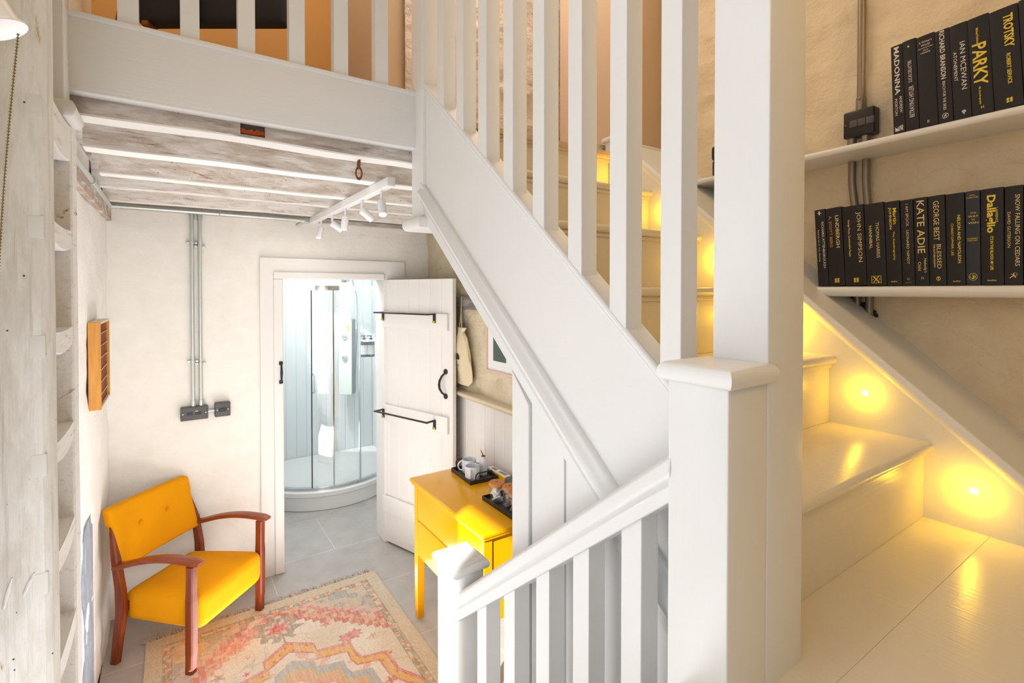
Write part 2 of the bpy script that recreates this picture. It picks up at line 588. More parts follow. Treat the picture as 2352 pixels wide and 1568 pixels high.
def lumpy(mb_name, origin, du, dv, nu, nv, amp, mat, seed=0, normal=None, freq=4.0, solid=.12):
    """wall face as a displaced grid with thickness behind it"""
    origin = Vector(origin); du = Vector(du); dv = Vector(dv)
    n = normal if normal is not None else du.cross(dv).normalized()
    n = Vector(n)
    vs = []; fs = []
    for j in range(nv + 1):
        for i in range(nu + 1):
            p = origin + du * (i / nu) + dv * (j / nv)
            q = Vector((p.x * freq + seed, p.y * freq, p.z * freq * 1.7))
            d = noise.fractal(q, .8, 2.1, 4) * amp
            d += (noise.noise(Vector((p.x * 2.1, p.y * 2.1 + seed, p.z * 14))) * amp * .35)
            vs.append(p + n * d)
    for j in range(nv):
        for i in range(nu):
            a = j * (nu + 1) + i
            fs.append((a, a + 1, a + nu + 2, a + nu + 1))
    m = MB(); m.add(vs, fs)
    k = len(m.v)
    back = [origin - n * solid, origin + du - n * solid, origin + du + dv - n * solid, origin + dv - n * solid]
    m.add(back, [(0, 3, 2, 1)])
    c = [0, nu, (nu + 1) * (nv + 1) - 1, (nu + 1) * nv]
    for a in range(4):
        b = (a + 1) % 4
        m.f.append((c[a], c[b], k + b, k + a)); m.mi.append(0)
    return m.build(mb_name, mat, smooth=True)

# ------------------------------------------------------------------ the setting
XL, YB = -.31, 3.67          # left wall face, back wall face of the lower room
CEIL = 2.387                 # underside of the joists
XS = .76                     # outer face of the stair posts


def shelf_x(y, off=0.0):
    """the book wall is not quite square to the stairs"""
    return 2.067 + off + .055 * y


struct(B(((-.9, -1.2, -.1), (2.3, 6.2, 0))).build('floor', 'floor'))

# left wall, with an assumed window opening that lets the sun in
wl = MB()
wl.box((-.6, -3.6, 0), (XL, .42, 5.6)); wl.box((-.6, .42, 0), (XL, 1.2, 1.25))
wl.box((-.6, .42, 2.25), (XL, 1.2, 5.6)); wl.box((-.6, 1.2, 0), (XL, 1.43, 2.7)); wl.box((-.6, 1.43, 0), (-.335, 2.3, 2.7))
wl.box((-.6, 1.2, 2.7), (XL - .02, 3.5, 5.6))
struct(wl.build('wall_left', 'wall_left'))
o = lumpy('wall_left_far', (XL, 3.70, 0), (0, -1.42, 0), (0, 0, 2.5), 40, 60, .012, 'wall_left', 3, freq=2.4, solid=.25, normal=(1, 0, 0))
o.name = 'wall_left'; struct(o)

# back wall of the lower room with its doorway
DX0, DX1, DH = .602, 1.315, 1.985
bw = MB()
bw.box((-.6, YB, 0), (DX0, YB + .15, 2.6)); bw.box((DX1 + .02, YB, 0), (1.95, YB + .15, 2.6)); bw.box((DX0, YB, DH), (DX1 + .02, YB + .15, 2.6))
struct(bw.build('wall_back', 'wall_cream'))
# right wall of the lower room
o = lumpy('wall_right', (1.675, 1.75, 1.1), (0, 1.95, 0), (0, 0, 1.5), 70, 60, .016, 'wall_stone', 9, freq=5, solid=.3, normal=(-1, 0, 0))
struct(o)
struct(B(((1.675, .6, 0), (1.95, 3.67, 1.16))).build('wall_right', 'wall_stone'))

# panelled dado along the right wall
t = struct(empty('trim_dado', (1.66, 2.6, 0)))
d = MB()
yb = [1.9, 2.01, 2.14, 2.27, 2.39, 2.514, 2.632, 2.747, 2.87, 2.988, 3.114, 3.24, 3.37, 3.5, 3.66]
for a, b_ in zip(yb[:-1], yb[1:]):
    d.prism([(1.68, a + .001), (1.662, a + .001), (1.655, a + .006), (1.655, b_ - .006), (1.662, b_ - .001), (1.68, b_ - .001)], 2, .1, 1.19)
child(d.build('tongue_and_groove_board', 'door'), t)
child(B(((1.64, 1.9, 0), (1.68, 3.66, .12))).build('skirting', 'door', bevel=.004), t)
d = MB(); d.rbox((1.598, 1.9, 1.19), (1.72, 3.665, 1.217), .012, 4)
child(d.build('sill', 'ledge_top', smooth=True), t)
d = MB(); d.tube([(1.648, 1.9, 1.178), (1.648, 3.66, 1.178)], .011, 10)
child(d.build('bead_moulding', 'ledge_top', smooth=True), t)

# weathered lintel let into the right wall above the dado
tag(B(((1.645, 2.5, 1.775), (1.70, 3.4, 1.868))).build('timber_lintel', weathered('dark weathered lintel', 1, white=(170, 164, 158), mid=(120, 112, 108), dark=(70, 66, 66), rust=(120, 90, 70), amount=.7), bevel=.01),
    'dark grey weathered timber bar set in the rough wall above the hanging cotton bag', 'lintel')

# ceiling: boards, beams, wall plates
struct(B(((-.45, 1.83, 2.535), (1.75, 3.75, 2.56))).build('ceiling', 'beam_light'))
beam_spec = [(1.812, 1.885, 'beam_dark', 'bare grey ceiling beam nearest the white fascia, with a square mortise'),
             (2.207, 2.288, 'beam', 'cracked brown and limewashed ceiling beam, second back from the fascia'),
             (2.667, 2.735, 'beam', 'limewashed ceiling beam with grey streaks, middle one of the five'),
             (2.977, 3.04, 'beam_light', 'pale limewashed ceiling beam, second from the back wall'),
             (3.405, 3.47, 'beam_light', 'pale ceiling beam nearest the back wall, above the long conduit')]
for i, (y0, y1, mt, lab) in enumerate(beam_spec):
    root = empty('ceiling_beam', (.7, (y0 + y1) / 2, CEIL), lab, 'beam', 'limewashed ceiling beams of the lower room')
    x0, x1 = (-.245 if i < 3 else -.3), 1.74
    m = MB()
    sec = []
    rng = random.Random(i)
    NX = 60
    notch = (.184, .256)
    for k in range(NX + 1):
        x = x0 + (x1 - x0) * k / NX
        dz = noise.noise((x * 3, i * 5.1, 0)) * .006; dy = noise.noise((x * 3.5, i * 9.1, 3)) * .005
        sec.append([(x, y0 + dy, CEIL + dz + .006), (x, y0 + dy, 2.54), (x, y1, 2.54), (x, y1 - dy, CEIL + dz + .006)])
    if i == 0:
        ks = [s for s in sec]
        left = [s for s in ks if s[0][0] < notch[0]] + [[(notch[0], y0, CEIL + .006), (notch[0], y0, 2.54), (notch[0], y1, 2.54), (notch[0], y1, CEIL + .006)]]
        right = [[(notch[1], y0, CEIL + .006), (notch[1], y0, 2.54), (notch[1], y1, 2.54), (notch[1], y1, CEIL + .006)]] + [s for s in ks if s[0][0] > notch[1]]
        m.loft(left); m.loft(right)
        m.box((notch[0], y0, CEIL + .006), (notch[1], y1, 2.40)); m.box((notch[0], y0 + .05, 2.40), (notch[1], y1, 2.54))
    else:
        m.loft(sec)
    child(m.build('beam_body', mt, smooth=False), root)
    u = MB(); u.loft([[(s[0][0], s[0][1], s[0][2] - .006), (s[0][0], s[0][1] + .001, s[0][2] + .001), (s[0][0], s[3][1], s[3][2] + .001), (s[0][0], s[3][1], s[3][2] - .006)] for s in sec])
    child(u.build('limewashed_underside', 'beam_under' if i < 3 else 'beam_light'), root)
    if i == 0:
        br = MB()
        for k in range(14):
            x = .188 + .064 * k / 13 * .98
            br.rbox((x - .006, y0 + .008, 2.405), (x + .007, y0 + .04, 2.413 + rng.random() * .014), .004, 1)
        child(br.build('crumbling_brick', 'brick', smooth=True), root)
m = MB(); m.box((-.31, 3.62, 2.373), (1.68, 3.69, 2.40))
struct(m.build('trim_wall_plate', 'beam_dark', bevel=.004))
m = MB(); m.box((XL, 2.2, 2.30), (-.285, 3.69, 2.40))
struct(m.build('trim_side_plate', weathered('wall plate brown', 1, amount=.8), bevel=.004))

# upstairs: landing, bedroom and head of the stairs
struct(B(((-.45, 1.83, 2.561), (1.75, 3.8, 2.58)), ((.81, 1.66, 2.52), (1.7, 1.83, 2.54))).build('floor_upper', 'tan'))
struct(B(((-.5, 3.35, 2.56), (1.4, 3.5, 4.8))).build('wall_bedroom', 'orange'))
struct(B(((.86, 2.35, 2.58), (1.33, 3.35, 4.8))).build('wall_landing', 'tan'))
o = lumpy('wall_upper_back', (.95, 2.33, 2.5), (1.4, 0, 0), (0, 0, 2.2), 70, 90, .03, 'wall_pink', 5, freq=5, solid=.0, normal=(0, -1, 0))
struct(o)
m = MB(); m.box((1.955, 1.765, 2.4), (2.3, 2.35, 4.8)); struct(m.build('wall_upper_right', 'tan'))
m = MB(); m.rbox((1.905, 1.79, 2.35), (1.96, 1.86, 4.8), .006, 2); m.rbox((1.90, 2.2, 2.35), (1.96, 2.30, 4.8), .006, 2)
struct(m.build('trim_upper_doorway', 'peach'))

# rough wall behind the book shelves
def shelf_wall():
    nu, nv = 120, 150
    y0, y1, z0, z1 = -.7, 1.765, 1.2, 4.3
    vs = []; fs = []
    for j in range(nv + 1):
        for i in range(nu + 1):
            y = y0 + (y1 - y0) * i / nu; z = z0 + (z1 - z0) * j / nv
            d = noise.fractal((y * 5.5, z * 8.5, 2.0), .9, 2.1, 4) * .011 + noise.noise((y * 2, z * 11, 5)) * .006
            vs.append((shelf_x(y) - d - .010 * abs(noise.noise((y * 7, z * 9, 8))) , y, z))
    for j in range(nv):
        for i in range(nu):
            a = j * (nu + 1) + i
            fs.append((a, a + 1, a + nu + 2, a + nu + 1))
    m = MB(); m.add(vs, fs)
    m.loft([[(shelf_x(y0, .03), y0, z), (shelf_x(y0, .3), y0, z), (shelf_x(y1, .3), y1, z), (shelf_x(y1, .03), y1, z)] for z in (z0, z1)])
    o = m.build('wall_right', 'wall_shelf', smooth=True)
    return struct(o)


shelf_wall()

# door frame and the open ledged door
root = struct(empty('door_frame', (.95, YB, 0)))
root.name = 'trim_doorway'
ar = MB()
for a, b_ in (((.477, 0), (DX0, DH)), ((DX1 + .02, 0), (1.478, DH)), ((.477, DH), (1.478, 2.12))):
    ar.box((a[0], YB - .025, a[1]), (b_[0], YB, b_[1]))
child(ar.build('architrave', 'door'), root)
ar = MB()
for a, b_ in (((.556, 0), (DX0 + .012, DH - .004)), ((.556, DH - .004), (DX1, DH + .045))):
    ar.box((a[0], YB - .04, a[1]), (b_[0], YB - .02, b_[1]))
child(ar.build('inner_moulding', 'door', bevel=.009, seg=3), root)
ar = B(((DX0, YB - .03, 0), (DX0 + .014, YB + .16, DH)), ((DX1, YB - .02, 0), (DX1 + .03, YB + .16, DH)), ((DX0, YB - .03, DH), (DX1 + .03, YB + .16, DH + .014)))
child(ar.build('jamb_lining', 'door', bevel=.003), root)

k = MB()
k.tube([(.598, YB - .045, 1.29), (.598, YB - .062, 1.31), (.598, YB - .066, 1.355), (.598, YB - .062, 1.40), (.598, YB - .045, 1.42)], [.006, .006, .0085, .006, .006], 10)
k.rbox((.586, YB - .048, 1.405), (.61, YB - .036, 1.43), .005, 1); k.rbox((.586, YB - .048, 1.28), (.61, YB - .036, 1.305), .005, 1)
tag(k.build('latch_keeper', 'iron', smooth=True), 'black iron latch keeper on the left jamb of the shower room doorway', 'latch')

door = struct(empty('door_1', (1.33, 3.692, 0), rz=math.atan2(-.9462, .3236)))
# local frame: x along the leaf from hinge to edge, face towards the room is -y (after rotation it faces the camera)
seams = [0, .072, .18, .294, .404, .514, .624, .73]
lf = MB()
for a, b_ in zip(seams[:-1], seams[1:]):
    lf.prism([(a + .0006, .02), (a + .0006, -.009), (a + .004, -.0125), (b_ - .004, -.0125), (b_ - .0006, -.009), (b_ - .0006, .02)], 2, .012, 1.983)
lf.box((0, -.008, .012), (.73, .02, 1.983))
lf.build('door_leaf', 'door', door)
for z0, z1 in ((1.63, 1.745), (.93, 1.047), (.235, .36)):
    m = MB(); m.rbox((.02, -.034, z0), (.697, -.012, z1), .005, 1)
    m.build('ledge', 'door', door, smooth=True)
lf2 = B(((.0, -.016, .012), (.73, -.012, .235)))
lf2.build('kick_board', 'door', door, bevel=.002)
for zt in (1.742, 1.012):
    rl = MB()
    for s in (.035, .58):
        rl.rbox((s - .013, -.040, zt - .062), (s + .013, -.034, zt + .004), .0025, 1)
        rl.rbox((s - .009, -.112, zt - .006), (s + .009, -.036, zt + .004), .0025, 1)
    rl.rbox((.024, -.118, zt - .006), (.592, -.106, zt + .005), .0025, 1)
    rr = rl.build('towel_rail', 'iron', door, smooth=True)
    sc = MB()
    for s in (.035, .58):
        sc.lathe([(0, 0), (.0105, 0), (.0105, .006), (.007, .009), (0, .0095)], (s, -.040, zt - .052), 14, Matrix.Rotation(math.pi / 2, 3, 'X'))
    sc.build('brass_screw', 'brass', rr, smooth=True)
ph = MB()
for zc in (1.352, 1.185):
    ph.lathe([(0, 0), (.019, 0), (.019, .004), (.014, .007), (0, .008)], (.665, -.0125, zc), 18, Matrix.Rotation(math.pi / 2, 3, 'X'))
ph.tube([(.665, -.018, 1.345), (.655, -.04, 1.325), (.648, -.055, 1.295), (.646, -.058, 1.268), (.648, -.055, 1.24), (.655, -.04, 1.212), (.665, -.018, 1.192)], [.006, .007, .008, .0085, .008, .007, .006], 10)
ph.build('pull_handle', 'iron', door, smooth=True)

# shower room shell
m = MB()
m.box((.0, 5.55, 0), (2.0, 5.7, 2.5)); m.box((1.86, 3.82, 0), (2.0, 5.55, 2.5)); m.box((.0, 3.82, 0), (.42, 5.6, 2.5)); m.box((.0, 3.82, 2.42), (2.0, 5.7, 2.5))
for x in np.arange(.46, 1.8, .1):
    m.box((x, 5.545, .1), (x + .096, 5.552, 2.42))
struct(m.build('wall_shower_room', 'bath', bevel=.001))

# ------------------------------------------------------------------ shower enclosure
sh = empty('shower_enclosure', (1.2, 4.9, 0), 'curved glass shower enclosure on a white tray, seen through the open doorway', 'shower')
CX0, CY0, RR = 1.25, 5.12, .66


def arc(r, a0=198, a1=342, n=36):
    return [(CX0 + r * math.cos(math.radians(a0 + (a1 - a0) * k / n)), CY0 + r * math.sin(math.radians(a0 + (a1 - a0) * k / n))) for k in range(n + 1)]


def ring(r0, r1, z0, z1, a0=198, a1=342, n=36):
    m = MB(); A = arc(r0, a0, a1, n); C = arc(r1, a0, a1, n)
    m.loft([[(a[0], a[1], z0), (c[0], c[1], z0), (c[0], c[1], z1), (a[0], a[1], z1)] for a, c in zip(A, C)])
    return m


A = arc(RR)
poly = A + [(A[-1][0], 5.54), (A[0][0], 5.54)]
m = MB(); m.prism(poly, 2, 0, .12)
A2 = arc(RR + .012); m.prism(A2 + [(A2[-1][0], 5.54), (A2[0][0], 5.54)], 2, .12, .165)
child(m.build('shower_tray', 'acrylic', smooth=True, bevel=.006), sh)
child(B(((1.665, 4.655, .195), (1.858, 4.661, 1.905))).build('glass_panel', 'glass'), sh)
child(ring(RR - .05, RR - .012, .165, .195, 198, 312).build('bottom_rail', 'chrome', smooth=True), sh)
child(B(((1.66, 4.64, 1.905), (1.858, 4.67, 1.945))).build('top_rail', 'chrome'), sh)
child(ring(RR - .045, RR - .012, 1.905, 1.945, 198, 312).build('top_rail', 'chrome', smooth=True), sh)
for a0, a1, rr in ((198, 246, .625), (245.5, 263, .635), (262.5, 283, .635), (282.5, 312, .625)):
    child(ring(rr, rr + .004, .195, 1.905, a0, a1, 14).build('glass_panel', 'glass', smooth=True), sh)
for ang, rr, mt, w in ((246, .634, 'iron', .3), (262, .64, 'chrome', .5), (283, .64, 'chrome', .5)):
    child(ring(rr - .008, rr + .008, .195, 1.905, ang - w, ang + w, 2).build('glass_edge_seal', mt), sh)
m = MB(); hx, hy = CX0 + .655 * math.cos(math.radians(247.8)), CY0 + .655 * math.sin(math.radians(247.8))
m.tube([(hx, hy + .02, 1.02), (hx, hy - .02, 1.03), (hx, hy - .025, 1.10), (hx, hy - .02, 1.17), (hx, hy + .02, 1.18)], .007, 8)
child(m.build('door_handle', 'chrome', smooth=True), sh)

col = empty('shower_column', (1.52, 5.38, 1.2), 'pale shower column with two round knobs and a blue grey side', 'shower column', rz=math.radians(-38))
m = MB(); m.loft([[(x, y, z) for x, y in ((-.07, -.02), (.07, -.02), (.07, .0), (-.07, .0))] for z in (-.4, .38)] + [[(x, y, .43) for x, y in ((-.05, -.02), (.05, -.02), (.05, .0), (-.05, .0))]])
m.build('front_face', 'shower_panel', col, bevel=.006)
B(((-.068, 0, -.4), (.072, .1, .40))).build('side_casing', 'shower_side', col, bevel=.01)
for z in (.0, .22):
    m = MB(); m.lathe([(0, 0), (.034, 0), (.034, .012), (.02, .03), (0, .032)], (0, -.02, z), 18, Matrix.Rotation(math.pi / 2, 3, 'X'))
    m.build('control_knob', 'chrome', col, smooth=True)
B(((.02, -.0215, .27), (.045, -.02, .34))).build('yellow_sticker', 'gold', col)
m = MB(); m.tube([(1.62, 5.36, 1.0), (1.63, 5.33, 1.5), (1.60, 5.25, 1.85), (1.52, 5.15, 2.02), (1.43, 5.05, 2.03)], .008, 8)
m.lathe([(0, 0), (.04, 0), (.05, .02), (.01, .05), (0, .05)], (1.42, 5.04, 1.985), 20)
tag(m.build('shower_hose', 'chrome', smooth=True), 'thin chrome shower hose curving up behind the glass', 'hose')

caddy = empty('bottle_holder', (1.66, 5.0, 1.2), 'pale bracket holding three dark pump bottles on the shower wall', 'bracket')
child(B(((1.55, 4.86, 1.40), (1.80, 5.06, 1.408))).build('bracket_plate', 'silver', bevel=.002), caddy)
proto = None
for i, ((bx, by), w) in enumerate((((1.605, 5.03), 'leftmost'), ((1.665, 5.00), 'middle'), ((1.73, 4.93), 'rightmost'))):
    lab = w + ' of the three dark pump bottles with white labels on the shower wall'
    if proto is None:
        bt = empty('pump_bottle', (bx, by, 1.235), lab, 'bottle', 'pump bottles on the shower wall')
        m = MB(); m.lathe([(0, 0), (.034, 0), (.036, .01), (.036, .13), (.03, .155), (.014, .168), (.014, .175), (0, .175)])
        m.build('bottle_body', 'bottle', bt, smooth=True)
        m = MB(); m.lathe([(.0364, .025), (.0364, .12)], n=28); m.build('white_label', 'label', bt, smooth=True)
        m = MB(); m.lathe([(0, .175), (.015, .175), (.015, .19), (.005, .192), (.005, .215), (0, .216)]); m.rbox((-.04, -.006, .206), (.01, .006, .216), .003, 1)
        m.build('pump_head', 'black_plastic', bt, smooth=True)
        proto = bt
    else:
        bt = copy_tree(proto); bt.location = (bx, by, 1.235); bt['label'] = lab

# ------------------------------------------------------------------ staircase
T0 = EYE - .621; RISE = .2105; GO = .241
stair = empty('staircase', (1.25, .6, T0), 'white painted staircase rising behind the tall post, lit by amber step lights', 'stairs')
X0S, X1S = .785, 1.706


def noseline(y):      # capping line of the wall string
    return EYE - .0315 + .858 * (y - .828)


def strtop(y):        # top of the front string
    return EYE + .733 + .8485 * (y - 1.686)


m = B(((.42, .3612, T0 - .035), (X1S, .50, T0)), ((.42, -.7, T0 - .035), (X1S, .3608, T0)))
child(m.build('winder_tread', 'tread', bevel=.0006), stair)
for i in range(1, 7):
    y = .475 + GO * (i - 1); z = T0 + RISE * i
    depth = GO + .03 if i < 6 else .2
    m = MB()
    sec = []
    r = .013
    prof = [(y + depth, z), (y + r, z)] + [(y + r - r * math.sin(a), z - r + r * math.cos(a)) for a in [k * math.pi / 6 for k in range(1, 6)]] + [(y + r, z - 2 * r), (y + depth, z - 2 * r)]
    m.loft([[(x, p[0], p[1]) for p in prof] for x in (X0S, X1S)])
    child(m.build('tread', 'tread', smooth=True), stair)
    m = MB(); m.box((X0S, y + .022, z - RISE), (X1S, y + .04, z - 2 * r)); m.box((X0S, y + .016, z - 2 * r - .014), (X1S, y + .024, z - 2 * r))
    child(m.build('riser', painted_wood('riser paint %d' % i, (232, 224, 208), .3, 0, .5) if i == 1 else bpy.data.materials['riser paint 1'], bevel=.002), stair)

# front string with bead along the top and a heavy moulding below
def ystrip(pts, x0, x1):
    """polygon given as (y, z), extruded in x"""
    m = MB(); m.prism(pts, 0, x0, x1); return m


ya, yb_ = .51, 1.70
m = ystrip([(ya, strtop(ya)), (yb_, strtop(yb_)), (yb_, EYE + .36), (ya, EYE - .62)], .772, .80)
child(m.build('front_string', 'paint_y', bevel=.002), stair)
for off, x, r in ((.004, .768, .008), (-.012, .7705, .004)):
    m = MB(); m.tube([(x + .003, ya, strtop(ya) + off), (x + .003, yb_, strtop(yb_) + off)], r, 10)
    child(m.build('string_bead', 'paint', smooth=True), stair)
m = ystrip([(ya, strtop(ya) - .004), (yb_, strtop(yb_) - .004), (yb_, strtop(yb_) + .012), (ya, strtop(ya) + .012)], .772, .83)
child(m.build('base_rail', 'paint_y', bevel=.003), stair)
# lower moulding: fluted section swept along the slope


def mu(y): return EYE - .408 + .8305 * (y - .74)
def ml(y): return EYE - .449 + .8415 * (y - .791)


def moulding():
    prof = [(.772, 1.0), (.762, 1.0), (.757, .93), (.762, .86), (.768, .82), (.764, .74), (.752, .62), (.744, .48), (.744, .36), (.750, .24), (.760, .16), (.764, .08), (.756, 0.0), (.772, 0.0)]
    m = MB(); secs = []
    for y in np.linspace(.44, 1.715, 26):
        a = ml(y); b_ = mu(y)
        secs.append([(p[0], y, a + (b_ - a) * p[1]) for p in prof])
    m.loft(secs); return m


child(moulding().build('string_moulding', 'paint', smooth=True), stair)
# wall string: boxed in ledge between the stair and the rough wall
yq0, yq1 = -.6, 1.70
m = MB()
m.loft([[(X1S, y, noseline(y)), (shelf_x(y, .02), y, noseline(y)), (shelf_x(y, .02), y, noseline(y) - .5), (X1S, y, noseline(y) - .5)] for y in np.linspace(yq0, yq1, 12)])
child(m.build('wall_string', 'paint_y', smooth=False), stair)
m = MB()
for y0, y1 in ((yq0, yq1),):
    secs = []
    for y in np.linspace(y0, y1, 10):
        z = noseline(y); c = [(X1S + .012 + .016 * math.cos(a) * 1.0, y - .7 * .016 * math.sin(a), z + .003 + .016 * math.sin(a)) for a in np.linspace(0, 2 * math.pi, 12, endpoint=False)]
        secs.append(c)
    m.loft(secs)
child(m.build('string_capping', 'paint', smooth=True), stair)
m = MB(); m.box((X1S + .004, 1.70, 2.45), (2.16, 1.73, EYE + .705)); m.rbox((X1S - .01, 1.69, EYE + .702), (2.165, 1.745, EYE + .724), .009, 1)
child(m.build('string_end_cap', 'paint', bevel=.003), stair)

# amber step lights in the wall string
proto = None
places = ['beside the lowest tread', 'beside the second tread', 'beside the third tread', 'beside the fourth tread', 'beside the fifth tread']
for i in range(6):
    y = .393 + .246 * i; z = EYE - .515 + .2112 * i
    lab = ('larger amber step light low on the wall string, over the wide winder tread', 'amber step light on the wall string, just above the first full tread',
           'amber step light hidden behind the tall white post, third up the stairs', 'amber step light glowing behind the balusters, fourth up the stairs',
           'amber step light glowing behind the balusters, fifth up the stairs', 'amber step light glowing behind the balusters, topmost')[i]
    if proto is None:
        s = empty('step_light', (X1S, y, z), lab, 'step light', 'amber step lights along the stair string')
        m = MB(); R = Matrix.Rotation(-math.pi / 2, 3, 'Y')
        m.lathe([(.0075, 0), (.0155, 0), (.0155, .002), (.0085, .003), (.0075, .0015)], (0, 0, 0), 24, R); m.build('bezel', 'paint', s, smooth=True)
        m = MB(); m.lathe([(0, 0), (.0078, 0), (.0078, .0018), (.004, .0034), (0, .004)], (0, 0, 0), 20, R); m.build('lens', 'led', s, smooth=True)
        proto = s
    else:
        s = copy_tree(proto); s.location = (X1S, y, z); s['label'] = lab
    light('step_light_beam', 'POINT', (X1S - .028, y, z), (.6, .4, 2.2, .5, .35, .3)[i], (1.0, .55, .01), shadow_soft_size=.008)

# ------------------------------------------------------------------ stair balustrade
def newel(name, x0, x1, y0, y1, z0, z1, mt='paint_z'):
    m = MB(); m.rbox((x0, y0, z0), (x1, y1, z1), .003, 1)
    return m.build(name, mt, smooth=True)


def newel_cap(name, x0, x1, y0, y1, z, h=.032):
    """square cap with half-round nosing"""
    m = MB(); secs = []
    n = 8
    for k in range(n + 1):
        a = -math.pi / 2 + math.pi * k / n
        o_ = -.001 + .014 * math.cos(a)
        zz = z + h / 2 + h / 2 * math.sin(a)
        secs.append([(x0 - o_, y0 - o_, zz), (x1 + o_, y0 - o_, zz), (x1 + o_, y1 + o_, zz), (x0 - o_, y1 + o_, zz)])
    m.loft(secs)
    return m.build(name, 'paint', smooth=True)


bal = empty('stair_balustrade', (.8, .47, T0), 'tall white balustrade of the upper flight, with its thick full height post', 'balustrade')
child(newel('tall_post', XS, .87, .416, .512, .85, 3.35), bal)
bproto = None
for (y0, y1) in ((1.544, 1.593), (1.404, 1.454), (1.264, 1.313), (1.125, 1.175), (.989, 1.036), (.852, .896), (.717, .761), (.584, .627)):
    yc = (y0 + y1) / 2
    m = MB(); za = strtop(yc)
    h = .0235
    m.loft([[(x, y, strtop(y) + (0.004 if k == 0 else 1.05)) for x, y in ((.767, yc - h), (.815, yc - h), (.815, yc + h), (.767, yc + h))] for k in (0, 1)])
    child(m.build('baluster', 'paint_z', bevel=.0015), bal)
m = MB(); m.loft([[(x, y, strtop(y) + 1.03 + dz) for x, dz in ((.755, 0), (.83, 0), (.835, .03), (.82, .055), (.765, .055), (.75, .03))] for y in (.5, 1.705)])
child(m.build('handrail', 'paint_y', bevel=.006), bal)

# lower flight: capped newel, sloping rail, small newel
low = empty('lower_balustrade', (.7, .9, 0), 'white balustrade of the lower flight, sloping from the capped post down to the small newel', 'balustrade')
child(newel('capped_newel', .656, .7585, .416, .521, .45, 1.764), low)
child(newel_cap('newel_cap', .656, .7585, .416, .521, 1.757), low)
child(newel('small_newel', .656, .752, 1.255, 1.366, 0, 1.095), low)
child(newel_cap('newel_cap', .656, .752, 1.255, 1.366, 1.085), low)


def rt(y): return EYE - .26 - .8125 * (y - .523)
def rb(y): return EYE - .342 - .817 * (y - .523)


prof = [(.728, 1.0), (.742, .8), (.738, .55), (.728, .42), (.728, 0), (.664, 0), (.664, .34), (.656, .46), (.652, .62), (.655, .85), (.668, .97), (.682, 1.0)]
m = MB(); secs = []
for y in np.linspace(.515, 1.262, 12):
    a, b_ = rb(y), rt(y)
    secs.append([(p[0], y, a + (b_ - a) * p[1]) for p in prof])
m.loft(secs)
child(m.build('handrail', 'paint_y', smooth=True, bevel=.002), low)
for y0, y1 in ((1.11, 1.157), (.979, 1.027), (.848, .893), (.719, .772), (.59, .636)):
    yc = (y0 + y1) / 2; h = .0235
    m = MB(); m.loft([[(x, y, (rt(y) - .88 if k == 0 else rb(y) + .004)) for x, y in ((.672, yc - h), (.717, yc - h), (.717, yc + h), (.672, yc + h))] for k in (0, 1)])
    child(m.build('baluster', 'paint_z', bevel=.0015), low)
m = ystrip([(.515, rt(.515) - .85), (1.262, rt(1.262) - .85), (1.262, max(rt(1.262) - 1.12, 0)), (.515, rt(.515) - 1.12)], .664, .728)
child(m.build('base_string', 'paint_y', bevel=.003), low)
# a few treads of the lower flight so that the rail stands on something
m = MB()
for k in range(5):
    m.box((-.1, .55 + .2 * k, 0), (.664, .55 + .2 * (k + 1), .72 - .165 * k))
child(m.build('lower_steps', 'tread', bevel=.004), low)

# panelling under the stairs
pan = struct(empty('wall_under_stairs', (.78, 1.0, 0)))


def bl(y): return EYE - .217 + .83 * (y - 1.126)


ye = 1.128
m = ystrip([(ye, 0), (ye - .075, 0), (ye - .075, bl(ye - .075) - .02), (ye, bl(ye) - .003)], XS + .006, XS + .03)
child(m.build('end_post', 'paint_z', bevel=.002), pan)
m = ystrip([(.45, bl(.45)), (1.715, bl(1.715)), (1.715, ml(1.715) + .01), (.45, ml(.45) + .01)], XS + .006, XS + .03)
child(m.build('sloping_rail', 'paint_y', bevel=.002), pan)
edges = [.45, .53, .655, .79, .915, 1.053]
for a, b_ in zip(edges[:-1], edges[1:]):
    m = ystrip([(a + .004, .0), (b_ - .004, .0), (b_ - .004, bl(b_) + .02), (a + .004, bl(a) + .02)], XS + .014, XS + .024)
    child(m.build('panel_board', 'paint_z', bevel=.002), pan)
m = ystrip([(.45, 0), (ye - .01, 0), (ye - .01, bl(ye)), (.45, bl(.45))], XS + .0225, XS + .03)
child(m.build('panel_backing', 'paint'), pan)

# landing edge: fascia, pendant posts and balusters
land = empty('landing_balustrade', (.3, 1.76, 2.45), 'white landing balustrade with deep fascia above the limewashed beams', 'balustrade')
m = MB(); m.rbox((-.235, 1.763, 2.443), (.77, 1.79, 2.632), .003, 1)
child(m.build('fascia_board', painted_wood('fascia paint', WHITE, .42, 0, .5), smooth=True), land)
m = MB(); m.rbox((-.235, 1.757, 2.628), (.77, 1.82, 2.645), .004, 1)
child(m.build('base_rail', 'paint_x', smooth=True), land)
m = MB(); m.box((-.235, 1.765, 2.435), (.77, 1.815, 2.443))
child(m.build('fascia_underside', 'paint'), land)
for xa in (-.12, .026, .175, .323, .465, .609):
    m = MB(); m.box((xa, 1.768, 2.643), (xa + .048, 1.81, 3.40)); child(m.build('baluster', 'paint_z', bevel=.0015), land)
m = MB(); m.rbox((-.25, 1.755, 3.39), (.80, 1.82, 3.44), .01, 1); child(m.build('handrail', 'paint_x', smooth=True), land)
child(newel('corner_post', XS, .86, 1.70, 1.80, 2.175, 3.55), land)


